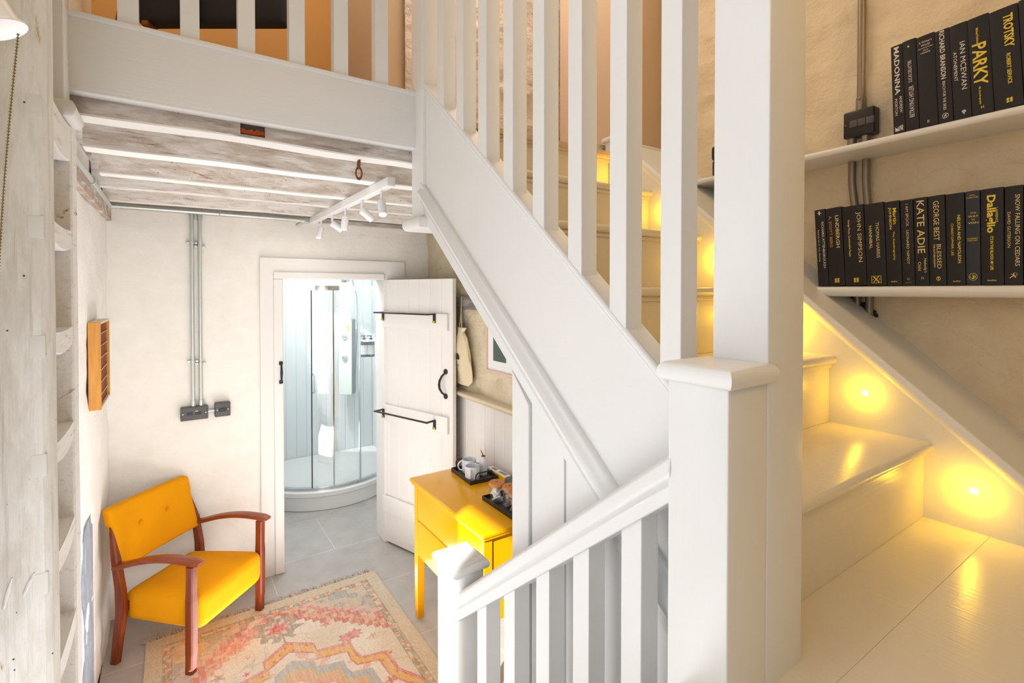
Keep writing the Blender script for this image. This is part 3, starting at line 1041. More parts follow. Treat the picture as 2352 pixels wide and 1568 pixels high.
def pendant(x0, x1, y0, y1, z):
    m = MB()
    rr = .022
    ls = []
    n = 12
    for k in range(n + 1):
        a = math.pi / 2 + math.pi * k / n
        ls.append((-.0 + .030 * math.cos(a), .030 * math.sin(a)))
    prof = [(-o_[0], o_[1]) for o_ in ls]
    secs = []
    for k in range(9):
        a = -math.pi / 2 + math.pi * k / 8
        o_ = .028 + .018 * (math.cos(a) - 1)
        zz = z - .045 + .023 * math.sin(a) + .022
        secs.append([(x0 - o_, y0 - o_, zz), (x1 + o_, y0 - o_, zz), (x1 + o_, y1 + o_, zz), (x0 - o_, y1 + o_, zz)])
    m.loft(secs)
    return m.build('pendant_cap', 'paint', smooth=True)


child(pendant(XS, .86, 1.70, 1.80, 2.172), land)
child(newel('left_post', -.32, -.222, 1.695, 1.775, 2.385, 3.55), land)
child(pendant(-.32, -.226, 1.70, 1.79, 2.385), land)

# ------------------------------------------------------------------ old timber ladder against the left wall
lad = empty('timber_ladder', (-.3, 1.6, 0), 'massive whitewashed timber ladder frame standing at the left wall, with arched rungs', 'timber frame')
m = MB(); secs = []
for z in np.linspace(0, 3.6, 60):
    w = noise.noise((0, 1, z * 2.2)) * .002
    secs.append([(-.30, 1.435, z), (-.2295 + w, 1.435, z), (-.2185 + w, 1.446, z), (-.2185 + w, 1.52, z), (-.30, 1.52, z)])
m.loft(secs)
child(m.build('thick_upright', 'post'), lad)
m = MB(); secs = []
for z in np.linspace(0, 2.36, 50):
    w = noise.noise((0, 4, z * 3)) * .002
    secs.append([(-.30, 1.755, z), (-.222 + w, 1.755, z), (-.2175 + w, 1.76, z), (-.2175 + w, 1.835, z), (-.30, 1.835, z)])
m.loft(secs)
child(m.build('thin_upright', 'rung'), lad)
m = B(((-.30, 1.50, 0), (-.265, 1.80, 2.32)))
child(m.build('backing_board', 'rough_panel'), lad)
for k in range(-2, 6):
    zc = EYE + .135 - .2525 * (k - 1)
    th = .024 if k > 0 else .045
    m = MB(); secs = []
    for t_ in np.linspace(0, 1, 9):
        y = 1.51 + .25 * t_
        sag = -.012 * math.sin(math.pi * t_) + (.018 * (1 - t_) * 0)
        secs.append([(-.285, y, zc - th + sag), (-.224, y, zc - th + sag), (-.2195, y, zc - th + .004 + sag), (-.2195, y, zc + th + sag * .4), (-.285, y, zc + th + sag * .4)])
    m.loft(secs)
    if zc < 2.4:
        child(m.build('rung', 'rung', smooth=False), lad)
    m = MB(); m.rbox((-.249, 1.4342, zc - .024), (-.2235, 1.45, zc + .024), .002, 1)
    child(m.build('tenon_end', plain('blue grey tenon end', (222, 223, 219), .8, bumps=(40, .4, .004)) if k == -2 else bpy.data.materials['blue grey tenon end'], smooth=True), lad)
for (u0, z0, u1, z1) in ((-.292, 1.245, -.279, 1.305), (-.262, 1.262, -.245, 1.305)):
    m = MB(); m.tube([(u0, 1.433, z0), ((u0 + u1) / 2, 1.4325, (z0 + z1) / 2), (u1, 1.434, z1)], [.0025, .004, .0015], 6)
    child(m.build('gouge_mark', 'rung', smooth=True), lad)

# blue grey strip on the left wall
m = MB(); secs = []
for z in np.linspace(.02, .925, 30):
    w = noise.noise((2, 4, z * 5)) * .006
    e = .05 if z > .90 else 0
    secs.append([(-.33, 2.62 + e + w, z), (-.302, 2.62 + e + w, z), (-.302, 2.89 - e + w, z), (-.33, 2.89 - e + w, z)])
m.loft(secs)
tag(m.build('weathered_strip', 'patch'), 'blue grey flaking timber strip low on the left wall behind the ladder', 'timber strip')

# ------------------------------------------------------------------ lamp shade and its bead chain, top left
ls = empty('wall_lamp', (-.2, .9, 2.2), 'white conical enamel lamp shade with a rolled rim at the top left corner', 'lamp')
ax = Vector((.42, 0, -.9)).normalized()
R = Vector((0, 0, 1)).rotation_difference(-ax).to_matrix()
m = MB()
m.lathe([(0, .003), (.024, .002), (.0265, 0), (.0305, 0), (.031, .003), (.0265, .006), (.0255, .012), (.0175, .16), (.0, .165)], (-.1805, .9, 2.232), 32, R)
child(m.build('shade', 'shade', smooth=True), ls)
m = MB(); m.tube([Vector((-.1805, .9, 2.232)) - ax * .16, Vector((-.1805, .9, 2.232)) - ax * .19, (-.31, .9, 2.43)], .008, 10)
child(m.build('lamp_arm', 'shade', smooth=True), ls)
m = MB(); N = 110
for k in range(N):
    t_ = k / (N - 1)
    z = 2.232 - .46 * t_
    x = -.1625 - .0265 * t_ - .004 * math.sin(math.pi * t_)
    s = .0019
    m.add([(x + s, .9, z), (x, .9 + s, z), (x - s, .9, z), (x, .9 - s, z), (x, .9, z + s * 1.1), (x, .9, z - s * 1.1)],
          [(0, 1, 4), (1, 2, 4), (2, 3, 4), (3, 0, 4), (1, 0, 5), (2, 1, 5), (3, 2, 5), (0, 3, 5)])
m.tube([(-.1625 - .0265 * t_ - .004 * math.sin(math.pi * t_), .9, 2.232 - .46 * t_) for t_ in np.linspace(0, 1, 20)], .0006, 6)
o = m.build('bead_chain', 'bead', smooth=True)
tag(o, 'brass bead pull chain hanging down in front of the whitewashed timber', 'chain')

# ------------------------------------------------------------------ conduit, sockets, track light on the lower room
def tube_obj(name, pts, r, mat, parent=None, n=14):
    m = MB(); m.tube(pts, r, n); o = m.build(name, mat, smooth=True)
    return child(o, parent) if parent else o


for x, lab in ((.103, 'left of the two upright steel conduits above the double socket'), (.144, 'right of the two upright steel conduits above the double socket')):
    c = empty('steel_conduit', (x, 3.65, 1.2), lab, 'conduit', 'upright conduits on the back wall')
    tube_obj('pipe', [(x, 3.648, 1.19), (x, 3.648, 2.385)], .0105, 'steel', c)
    tube_obj('coupler', [(x, 3.648, 2.335), (x, 3.648, 2.375)], .0145, 'steel', c)
    tube_obj('coupler', [(x, 3.648, 1.192), (x, 3.648, 1.225)], .0145, 'steel', c)
    for z in ((2.197, 1.466) if x < .12 else (2.176, 1.45)):
        m = MB(); m.rbox((x - .03, 3.655, z - .008), (x + .03, 3.665, z + .008), .004, 1)
        m.tube([(x, 3.648, z - .007), (x, 3.648, z + .007)], .014, 14)
        for s in (-.024, .024):
            m.lathe([(0, 0), (.006, 0), (.006, .005), (0, .006)], (x + s, 3.655, z), 10, Matrix.Rotation(math.pi / 2, 3, 'X'))
        child(m.build('saddle_clip', 'steel', smooth=True), c)
s = empty('data_socket', (.108, 3.66, 1.15), 'wide charcoal double socket plate below the two upright conduits', 'socket')
m = MB(); m.rbox((.036, 3.625, 1.108), (.18, 3.668, 1.19), .005, 2); child(m.build('plate', 'grey_plastic', smooth=True), s)
for k, x in enumerate((.075, .092, .119, .136)):
    child(B(((x - .0075, 3.6235, 1.140), (x + .0075, 3.6255, 1.160))).build('port', 'black_plastic', bevel=.001), s)
child(B(((.111, 3.623, 1.160), (.127, 3.6255, 1.165))).build('yellow_port_flag', 'gold'), s)
for x in (.048, .168):
    m = MB(); m.lathe([(0, 0), (.0035, 0), (.0035, .0015), (0, .002)], (x, 3.6255, 1.149), 12, Matrix.Rotation(math.pi / 2, 3, 'X')); child(m.build('screw', 'steel', smooth=True), s)
s = empty('spur_switch', (.258, 3.66, 1.15), 'small square charcoal switch plate right of the double socket', 'switch')
m = MB(); m.rbox((.215, 3.62, 1.11), (.301, 3.668, 1.198), .006, 2); child(m.build('plate', 'grey_plastic', smooth=True), s)
child(B(((.238, 3.6175, 1.142), (.278, 3.621, 1.166))).build('rocker', 'black_plastic', bevel=.002), s)
for x in (.228, .288):
    m = MB(); m.lathe([(0, 0), (.003, 0), (.003, .0015), (0, .002)], (x, 3.6205, 1.154), 12, Matrix.Rotation(math.pi / 2, 3, 'X')); child(m.build('screw', 'steel', smooth=True), s)
tag(tube_obj('conduit_link', [(.179, 3.65, 1.15), (.216, 3.65, 1.15)], .009, 'steel'), 'short steel link pipe between the double socket and the square switch', 'conduit')

c = empty('ceiling_conduit', (.2, 3.56, 2.38), 'long steel conduit running along the top of the back wall to the track light', 'conduit')
tube_obj('pipe', [(-.29, 3.56, 2.374), (.735, 3.56, 2.374)], .012, 'steel', c)
for x0, x1 in ((-.295, -.24), (.68, .74)):
    tube_obj('coupler', [(x0, 3.56, 2.374), (x1, 3.56, 2.374)], .0165, 'steel', c)
m = MB(); m.torus((.245, 3.56, 2.374), .0145, .004, 'x', 16, 6); child(m.build('saddle_clip', 'steel', smooth=True), c)
m = MB(); m.rbox((.735, 3.545, 2.355), (.78, 3.585, 2.39), .004, 1); m.tube([(.74, 3.57, 2.365), (.70, 3.62, 2.345)], .011, 10); child(m.build('junction_elbow', 'steel', smooth=True), c)
c = empty('side_conduit', (-.28, 2.8, 2.36), 'steel conduit climbing the corner between left wall and beams', 'conduit')
tube_obj('pipe', [(-.283, 2.2, 2.372), (-.283, 3.56, 2.372)], .013, 'steel', c)
m = MB(); m.torus((-.283, 2.78, 2.372), .016, .005, 'y', 16, 6); m.rbox((-.305, 2.775, 2.345), (-.29, 2.787, 2.372), .003, 1); child(m.build('saddle_clip', 'steel', smooth=True), c)

tr = empty('track_light', (.775, 2.75, 2.36), 'white ceiling track with five small white spotlights under the beams', 'spotlight track')
m = MB(); m.rbox((.757, 2.055, 2.345), (.793, 3.50, 2.384), .003, 2); child(m.build('track_bar', 'shade', smooth=True), tr)
dirs = [(-.25, -.1, -.9), (.75, -.1, -.55), (-.12, .0, -.95), (.72, -.1, -.6), (-.05, -.42, -.85)]
for k, y in enumerate((3.266, 3.005, 2.738, 2.453, 2.176)):
    d = Vector(dirs[k]).normalized()
    p = Vector((.775, y, 2.295))
    h = MB(); h.tube([(.775, y, 2.346), (.775, y, 2.30)], .006, 10)
    Rm = Vector((0, 0, 1)).rotation_difference(d).to_matrix()
    h.lathe([(0, -.004), (.016, -.004), (.0185, 0), (.0185, .066), (.014, .068), (.013, .062), (0, .062)], tuple(p), 24, Rm)
    hh = child(h.build('spot_head', 'shade', smooth=True), tr)
    m = MB(); m.lathe([(0, .0625), (.0125, .0625), (.0125, .065), (0, .0655)], tuple(p), 16, Rm)
    l = m.build('spot_lens', 'spot_lens', smooth=True); l.parent = hh; l.matrix_parent_inverse = hh.matrix_parent_inverse.copy()
    light('track_spot_light', 'SPOT', p + d * .072, 1.3, (1.0, .95, .9), target=p + d * .072 + Vector((-.35, .75, -.9)), spot_size=math.radians(140), spot_blend=.8, shadow_soft_size=.012)

# rusty chain under the first beam
m = MB()
m.torus((.577, 1.862, 2.372), .011, .0035, 'x', 18, 8, 1, 1.5)
m.torus((.577, 1.862, 2.337), .013, .0035, 'y', 18, 8, .85, 1.6)
tag(m.build('rusty_chain', 'rust', smooth=True), 'two rusty chain links hanging from the nearest ceiling beam', 'chain')

# ------------------------------------------------------------------ type tray on the left wall
tt = empty('printers_tray', (-.285, 3.03, 1.57), 'old golden wooden printers tray with brown compartments hung on the left wall', 'wooden tray')
x0, x1, y0, y1, z0, z1 = -.306, -.262, 2.84, 3.22, 1.375, 1.762
for a, b_ in ((y0, y0 + .012), (y1 - .012, y1)):
    child(B(((x0, a, z0), (x1, b_, z1))).build('side_board', 'tray_wood', bevel=.0015), tt)
for a, b_ in ((z1 - .01, z1), (z0, z0 + .01)):
    child(B(((x0, y0 + .012, a), (x1, y1 - .012, b_))).build('end_board', 'ledge_top', bevel=.001), tt)
m = B(((x0, y0 + .012, z0 + .01), (x0 + .006, y1 - .012, z1 - .01)))
for k in range(1, 9):
    y = y0 + .012 + (y1 - y0 - .024) * k / 9; m.box((x0 + .006, y - .0012, z0 + .01), (x1 - .008, y + .0012, z1 - .01))
child(m.build('dividers', 'tray_inner'), tt)
m = MB()
for k in range(1, 7):
    z = z0 + (z1 - z0) * k / 7; m.box((x0 + .006, y0 + .012, z - .001), (x1 - .006, y1 - .012, z + .001))
child(m.build('cross_dividers', 'ledge_top'), tt)

# ------------------------------------------------------------------ mustard armchair
ch = empty('armchair', (.248, 3.096, .0105), 'mustard yellow velvet armchair with reddish wooden arms in the corner', 'armchair', rz=math.radians(45.5))


def legsec(cx, cy, z, w, d, c=.006):
    return [(cx - w + c, cy - d, z), (cx + w - c, cy - d, z), (cx + w, cy - d + c, z), (cx + w, cy + d - c, z), (cx + w - c, cy + d, z), (cx - w + c, cy + d, z), (cx - w, cy + d - c, z), (cx - w, cy - d + c, z)]


for sx in (-1, 1):
    x = .252 * sx
    m = MB(); m.loft([legsec(x, .012, 0, .019, .021), legsec(x, .010, .07, .019, .021), legsec(x, .008, .10, .0205, .0225), legsec(x, .006, .36, .0205, .0225), legsec(x, .006, .40, .019, .021), legsec(x, .004, .53, .019, .021)])
    m.build('leg', 'teak', ch)
    m = MB(); m.loft([legsec(x, .455, -.0105, .017, .021), legsec(x, .44, .1, .018, .022), legsec(x, .415, .25, .019, .025), legsec(x, .42, .37, .018, .023), legsec(x, .445, .52, .017, .02), legsec(x * .9, .50, .72, .012, .010)])
    m.build('leg', 'teak', ch)
    m = MB(); secs = []
    for k in range(15):
        t_ = k / 14
        y = -.05 + .50 * t_
        z = .548 + .016 * math.sin(math.pi * min(t_ * 1.15, 1)) - .062 * t_ ** 2.2
        w = .030 - .008 * abs(t_ - .15) - (.006 if k == 0 else 0)
        th = .0125 if k else .008
        secs.append([(x - w, y, z - th * .4), (x - w * .8, y, z - th), (x + w * .8, y, z - th), (x + w, y, z - th * .4), (x + w * .9, y, z + th * .7), (x + w * .5, y, z + th), (x - w * .5, y, z + th), (x - w * .9, y, z + th * .7)])
    m.loft(secs); m.build('armrest', 'teak_y', ch, smooth=True)


def seat_fn(p):
    t_ = (p.y + .03) / .46
    x = p.x * (1.0 - .04 * t_)
    z = p.z - .035 * t_ * max(0, min(1, (p.z - .20) / .12))
    if p.z > .31:
        z += .016 * math.cos(p.x / .235 * math.pi / 2) * math.sin(max(0, min(1, t_)) * math.pi) + .003
    return Vector((x, p.y, z))


m = MB(); m.rbox((-.236, -.032, .186), (.236, .455, .372), .052, 10, seat_fn)
m.build('seat', 'velvet', ch, smooth=True)
buttons = [(-.085, .635), (.085, .635)]


def back_fn(p):
    # p.y is thickness, tilt back with height, slight barrel curve
    t_ = (p.z - .47) / .3
    y = p.y + .085 * t_ + .012 * math.cos(p.x / .25 * math.pi / 2)
    if p.y < .0:
        for bx, bz in buttons:
            d2 = ((p.x - bx) ** 2 + (p.z - bz) ** 2) / .024 ** 2
            y += .014 * math.exp(-d2) + .004 * math.exp(-d2 / 8)
    x = p.x
    if p.z > .69:
        x *= 1.035
    return Vector((x, y, p.z))


m = MB(); m.rbox((-.245, -.027, .468), (.245, .027, .768), .018, 22, back_fn)
m.v = [(a, b + .432, c) for a, b, c in m.v]
bk = m.build('backrest', 'velvet', ch, smooth=True)
for bx, bz in buttons:
    m = MB(); m.lathe([(0, 0), (.010, 0), (.009, .004), (0, .006)], (bx, .432 - .018 + .085 * (bz - .47) / .3 + .010, bz), 14, Matrix.Rotation(math.pi / 2, 3, 'X'))
    m.build('button', 'velvet', bk, smooth=True)
B(((-.235, .395, .255), (.235, .425, .30))).build('back_rail', 'teak', ch)

# ------------------------------------------------------------------ rug
RX0, RX1, RY0, RY1 = -.13, 1.115, 3.305, 1.72     # left, right, back, front


def rug():
    nx, ny = 420, 530
    w = RX1 - RX0; L = RY0 - RY1
    xs = np.linspace(0, w, nx + 1); ys = np.linspace(0, L, ny + 1)
    X, Y = np.meshgrid(xs, ys)
    rng = np.random.RandomState(3)

    def vnoise(sx, sy, seed):
        r = np.random.RandomState(seed)
        gx, gy = int(w / sx) + 3, int(L / sy) + 3
        g = r.rand(gy, gx)
        fx = X / sx; fy = Y / sy
        ix = fx.astype(int); iy = fy.astype(int); tx = fx - ix; ty = fy - iy
        tx = tx * tx * (3 - 2 * tx); ty = ty * ty * (3 - 2 * ty)
        return (g[iy, ix] * (1 - tx) * (1 - ty) + g[iy, ix + 1] * tx * (1 - ty) + g[iy + 1, ix] * (1 - tx) * ty + g[iy + 1, ix + 1] * tx * ty)
    C = {k: np.array(lin(v)) for k, v in dict(
        sand=(212, 196, 168), beige=(226, 212, 190), cream=(240, 232, 220), pink=(214, 92, 120), rose=(226, 160, 150), orange=(226, 124, 72), red=(206, 78, 72),
        yellow=(238, 178, 64), blue=(150, 164, 176), grey=(146, 138, 128), dark=(112, 104, 98), lilac=(186, 150, 168)).items()}
    img = np.zeros(X.shape + (3,))
    n1 = vnoise(.16, .16, 1); n2 = vnoise(.02, .02, 2); n3 = vnoise(.008, .008, 4); n4 = vnoise(.05, .05, 5); n5 = vnoise(.03, .03, 8)
    img[:] = C['beige']
    f = np.clip((n1 - .35) * 2, 0, 1)[..., None]
    img = img * (1 - f) + C['cream'] * f
    # wear of the border
    edge = np.minimum(np.minimum(X, w - X), Y)

    def put(mask, col, op=1.0):
        nonlocal img
        k = (mask * op)[..., None]
        img = img * (1 - k) + C[col] * k

    def frac(a, p): return (a / p) - np.floor(a / p)
    # spandrels: stepped triangles at the far corners
    step = .035
    for side in (0, 1):
        xx = (X if side == 0 else w - X) - .115
        yy = Y - .115
        sx_ = np.floor(xx / step) * step; sy_ = np.floor(yy / step) * step
        d = sx_ / .52 + sy_ / .46          # 1 at the stepped edge
        base = 'pink' if side == 0 else 'orange'
        inside = (d < 1.0) & (xx > 0) & (yy > 0)
        put(inside & (d > .76), base, .75)
        put(inside & (d > .76) & (n5 > .5), 'orange' if side == 0 else 'red', .6)
        put(inside & (d > .76) & (n2 > .62), 'beige', .6)
        put(inside & (d > .93), 'red' if side else 'rose', .6)
        put(inside & (d <= .76) & (d > .58), 'rose' if side == 0 else 'orange', .4)
        put(inside & (d <= .72) & (d > .60) & (n4 > .55), 'lilac', .8)
        put(inside & (d <= .58), 'grey', .28)
        put(inside & (d <= .58) & (np.abs(n4 - .5) < .06), 'dark', .45)
        put(inside & (d <= .5) & (n4 > .5), 'blue', .6)
        put(inside & (d <= .46) & (n5 > .72), 'yellow', .8)
        put(inside & (np.abs(d - .71) < .03), 'pink', .7)
    # central stepped medallion
    cx, cy = w / 2, 1.10

    def medal(s):
        ax_ = np.abs(X - cx) / s; ay = np.abs(Y - cy) / s
        # outline traced as a star of steps
        lim = np.interp(ax_, [0, .125, .126, .29, .291, .31, .43, .44, .60], [.69, .60, .535, .50, .42, .355, .325, .17, -.1])
        return (ay < lim)
    m0, m1, m2, m3, m4, m5, m6 = medal(1.0), medal(.975), medal(.88), medal(.86), medal(.76), medal(.66), medal(.52)
    put(m0, 'pink', .85); put(medal(.985), 'rose', .8); put(m1, 'pink', .8); put(medal(.962), 'yellow', .92)
    put(m1 & ~m2 & (np.sin(X * 95) * np.sin(Y * 85) > .72), 'red', .75)
    put(m2, 'pink', .85); put(m3, 'cream', .95)
    put(m3 & ~m4 & (n5 > .62), 'rose', .7)
    put(m4, 'blue', .8); put(m5, 'yellow', .75); put(medal(.63), 'rose', .6)
    put(m6, 'cream', .9); put(m6 & (n5 > .55), 'pink', .5); put(m6 & (n4 > .68), 'blue', .6)

    def flower(fx, fy, r, petals, c1, c2, c3=None, rough=.35):
        th = np.arctan2(Y - fy, X - fx); rr = np.hypot(X - fx, Y - fy)
        lim = r * (1 - rough * (.5 + .5 * np.cos(petals * th)) + .3 * (n2 - .5))
        put(rr < lim, c1, .8); put(rr < lim * .55, c2, .9)
        if c3: put(rr < lim * .25, c3, .9)
    for sx_ in (0, 1):
        fxm = lambda a: a if sx_ == 0 else w - a
        flower(fxm(.90) if sx_ == 0 else .95, .55 if sx_ else .56, .045, 7, 'pink', 'rose')
    flower(w / 2 - .02, .27, .135, 9, 'grey', 'beige'); flower(w / 2 - .02, .27, .06, 6, 'pink', 'red', 'orange')
    put((np.abs(X - w / 2 + .005) < .006) & (Y > .33) & (Y < .42), 'grey', .8)
    for fx, fy, r, a, b_ in ((.84, .38, .03, 'orange', 'red'), (1.02, .42, .022, 'rose', 'grey'), (.38, .34, .028, 'rose', 'orange'), (.30, .50, .035, 'orange', 'blue'), (.95, .30, .018, 'orange', 'rose'),
                             (.78, .24, .02, 'rose', 'red'), (.42, .55, .02, 'pink', 'pink'), (.85, .30, .018, 'grey', 'rose'), (1.03, .62, .02, 'pink', 'rose'), (.25, .38, .02, 'rose', 'grey'), (.44, .42, .018, 'pink', 'beige'),
                             (1.0, .98, .03, 'pink', 'red'), (.22, .72, .03, 'pink', 'rose'), (.2, .95, .03, 'orange', 'rose'), (1.06, .8, .02, 'rose', 'red')):
        flower(fx, fy, r, 5, a, b_, rough=.6)
    # fine vine lines over the field
    v = np.abs(vnoise(.07, .07, 12) - .5)
    field = (edge > .115)
    put(field & (v < .018) & ~m0, 'grey', .35)
    put(field & (np.abs(vnoise(.05, .05, 14) - .5) < .015), 'rose', .35)
    # borders
    put(edge < .075, 'sand', 1.0)
    put((edge < .07) & (n3 > .6), 'beige', .6)
    bd = (edge >= .075) & (edge < .115)
    put(bd, 'beige', 1.0)
    s_ = np.where(edge == Y, X, Y)
    put(bd & (n2 > .45), 'dark', .65)
    put(bd & (frac(s_, .075) < .32) & (np.abs(edge - .095) < .013), 'orange', .8)
    put(bd & (frac(s_, .075) < .16) & (np.abs(edge - .095) < .008), 'yellow', .8)
    put((np.abs(edge - .075) < .003) | (np.abs(edge - .115) < .003), 'dark', .5)
    # weave and wear
    wear = np.clip((vnoise(.006, .05, 21) - .3) * 1.3, 0, 1) * .5 + .26 * vnoise(.2, .2, 33) + .1 * (rng.rand(*X.shape) > .5)
    img = img * (1 - wear[..., None]) + C['beige'] * wear[..., None]
    img *= .9
    img *= (1 - .16 * (rng.rand(*X.shape) > .6))[..., None]
    vs = np.stack([RX0 + X, RY0 - Y, .009 + .0012 * n3], -1).reshape(-1, 3)
    idx = np.arange((nx + 1) * (ny + 1)).reshape(ny + 1, nx + 1)
    q = np.stack([idx[:-1, :-1], idx[1:, :-1], idx[1:, 1:], idx[:-1, 1:]], -1).reshape(-1, 4)
    me = bpy.data.meshes.new('woven_field')
    me.from_pydata(vs.tolist(), [], q.tolist())
    ca = me.color_attributes.new('pattern', 'FLOAT_COLOR', 'POINT')
    ca.data.foreach_set('color', np.concatenate([img.reshape(-1, 3), np.ones((img.shape[0] * img.shape[1], 1))], 1).astype(np.float32).ravel())
    m, nt, b = new_mat('rug weave')
    at = nt.nodes.new('ShaderNodeVertexColor'); at.layer_name = 'pattern'
    nt.links.new(at.outputs[0], b.inputs['Base Color'])
    b.inputs['Roughness'].default_value = .9
    wv = nd(nt, 'ShaderNodeTexNoise', Scale=1.0, Detail=2.0)
    nt.links.new(mapping(nt, (500, 160, 100)), wv.inputs['Vector'])
    bump(nt, b, wv.outputs[0], .4, .003)
    me.materials.append(m)
    root = empty('rug', ((RX0 + RX1) / 2, (RY0 + RY1) / 2, 0), 'faded oriental rug with pink, orange and yellow pattern on the grey tiles', 'rug')
    o = bpy.data.objects.new('woven_field', me); COL.objects.link(o); child(o, root)
    child(B(((RX0, RY1, .001), (RX1, RY0, .008))).build('backing', 'cord'), root)
    m = MB(); r = random.Random(5)
    nfr = 230
    for k in range(nfr):
        x = RX0 + (RX1 - RX0) * (k + .5) / nfr
        a = r.uniform(-1.1, .5); L_ = r.uniform(.045, .075)
        pts = []
        px, py, pz = x, RY0 - .004, .006
        for j in range(5):
            pts.append((px, py, pz))
            a += r.uniform(-.5, .5)
            px += math.sin(a) * L_ / 4; py += math.cos(a) * L_ / 4; pz = max(.0025, pz + r.uniform(-.003, .004))
        m.tube(pts, [.003, .0028, .0025, .0022, .0012], 5)
    f = m.build('fringe', plain('greyish cotton fringe', (196, 182, 168), .9), smooth=True)
    child(f, root); f['kind'] = 'stuff'


rug()

# ------------------------------------------------------------------ yellow chest of drawers
cd = empty('chest_of_drawers', (1.39, 2.33, 0), 'glossy yellow chest of two drawers on square legs beside the open door', 'chest of drawers')
cx0, cx1, cy0, cy1 = 1.16, 1.60, 1.935, 2.725
m = MB(); m.rbox((1.142, 1.913, .783), (1.625, 2.757, .806), .008, 2); m.rbox((1.150, 1.92, .770), (1.62, 2.75, .785), .006, 2)
child(m.build('top_board', 'yellow', smooth=True), cd)
m = MB(); m.box((cx0 + .012, cy0 + .01, .37), (cx1, cy1 - .01, .772)); child(m.build('carcass', 'yellow', bevel=.002), cd)
for x in (cx0, cx1 - .045):
    for y in (cy0, cy1 - .045):
        m = MB(); m.loft([[(x + a * .045 + (0.5 - a) * (.008 if z == 0 else 0), y + b_ * .045 + (0.5 - b_) * (.008 if z == 0 else 0), z) for a, b_ in ((0, 0), (1, 0), (1, 1), (0, 1))] for z in (0, .37, .77)])
        child(m.build('leg', 'yellow', bevel=.002), cd)
for z0, z1 in ((.583, .765), (.375, .577)):
    m = MB(); m.rbox((cx0 + .001, cy0 + .048, z0), (cx0 + .02, cy1 - .048, z1), .003, 1)
    dr = child(m.build('drawer', 'yellow', smooth=True), cd)
    for y in (2.548, 2.115):
        h = MB(); zc = (z0 + z1) / 2 + .01
        h.lathe([(0, 0), (.012, 0), (.012, .003), (.006, .006), (.006, .012), (0, .013)], (cx0 + .001, y, zc + .02), 14, Matrix.Rotation(-math.pi / 2, 3, 'Y'))
        h.torus((cx0 - .008, y, zc), .019, .0028, 'x', 22, 8)
        o = h.build('ring_pull', 'iron', smooth=True); o.parent = dr; o.matrix_parent_inverse = dr.matrix_parent_inverse.copy()
    if z0 > .5:
        o = B(((cx0 - .0002, 2.33, .66), (cx0 + .002, 2.333, .67))).build('keyhole', 'iron'); o.parent = dr; o.matrix_parent_inverse = dr.matrix_parent_inverse.copy()

TZ = .8065
def tray(loc, sx, sy, rz, label, handles=True):
    t = empty('serving_tray', loc, label, 'tray', None, rz)
    m = B(((-sx, -sy, 0), (sx, sy, .004)), ((-sx, -sy, .004), (-sx + .004, sy, .022)), ((sx - .004, -sy, .004), (sx, sy, .022)), ((-sx + .004, -sy, .004), (sx - .004, -sy + .004, .022)), ((-sx + .004, sy - .004, .004), (sx - .004, sy, .022)))
    m.build('tray_base', 'tray', t)
    if handles:
        for y in (-sy, sy):
            s = 1 if y > 0 else -1
            m = MB(); m.tube([(-.055, y - s * .002, .02), (-.055, y + s * .004, .05), (-.045, y + s * .006, .062), (.045, y + s * .006, .062), (.055, y + s * .004, .05), (.055, y - s * .002, .02)], .0035, 8)
            m.build('handle', 'tray', t, smooth=True)
    return t


tray((1.475, 2.575, TZ), .088, .13, math.radians(-3), 'black metal tray with looped handles holding two white mugs and a white bottle')
t2 = tray((1.405, 2.09, TZ), .07, .155, math.radians(0), 'black metal tray holding cork lidded glass jars, at the edge of the white panelling', False)


def mug(loc, rz, lab):
    g = empty('mug', loc, lab, 'mug', 'white stoneware mugs on the tray', rz)
    m = MB(); m.lathe([(0, 0), (.036, 0), (.041, .006), (.043, .03), (.043, .078), (.0415, .08), (.039, .078), (.039, .012), (.034, .007), (0, .006)], n=36)
    m.build('cup', 'mug', g, smooth=True)
    m = MB(); secs = []
    for k in range(11):
        a = math.radians(-88 + 176 * k / 10)
        c = Vector((.040 + .026 * math.cos(a), 0, .044 + .027 * math.sin(a)))
        n_ = Vector((math.cos(a), 0, math.sin(a)))
        secs.append([tuple(c + n_ * .0035 * p + Vector((0, 1, 0)) * .0065 * q) for p, q in ((1, .6), (1, -.6), (.3, -1), (-.7, -.8), (-1, 0), (-.7, .8), (.3, 1))])
    m.loft(secs)
    m.build('handle', 'mug', g, smooth=True)
    return g


mug((1.430, 2.515, TZ + .0045), math.radians(228), 'white glazed mug nearer the camera on the black tray, its handle facing the room')
mug((1.470, 2.625, TZ + .0045), math.radians(160), 'white glazed mug standing behind the other on the black tray')
mb_ = empty('oil_bottle', (1.522, 2.545, TZ + .0045), 'small white bottle with a dark pointed spout beside the mugs', 'bottle')
m = MB(); m.lathe([(0, 0), (.023, 0), (.025, .004), (.025, .065), (.021, .085), (.012, .098), (.0115, .108), (0, .109)], n=24); m.build('bottle_body', 'mug', mb_, smooth=True)
m = MB(); m.lathe([(0, .108), (.013, .108), (.013, .111), (.005, .114), (0, .115)], n=16); m.tube([(0, 0, .112), (-.006, .004, .126), (-.014, .009, .148)], [.0035, .003, .0012], 8); m.build('pour_spout', 'old_wood', mb_, smooth=True)
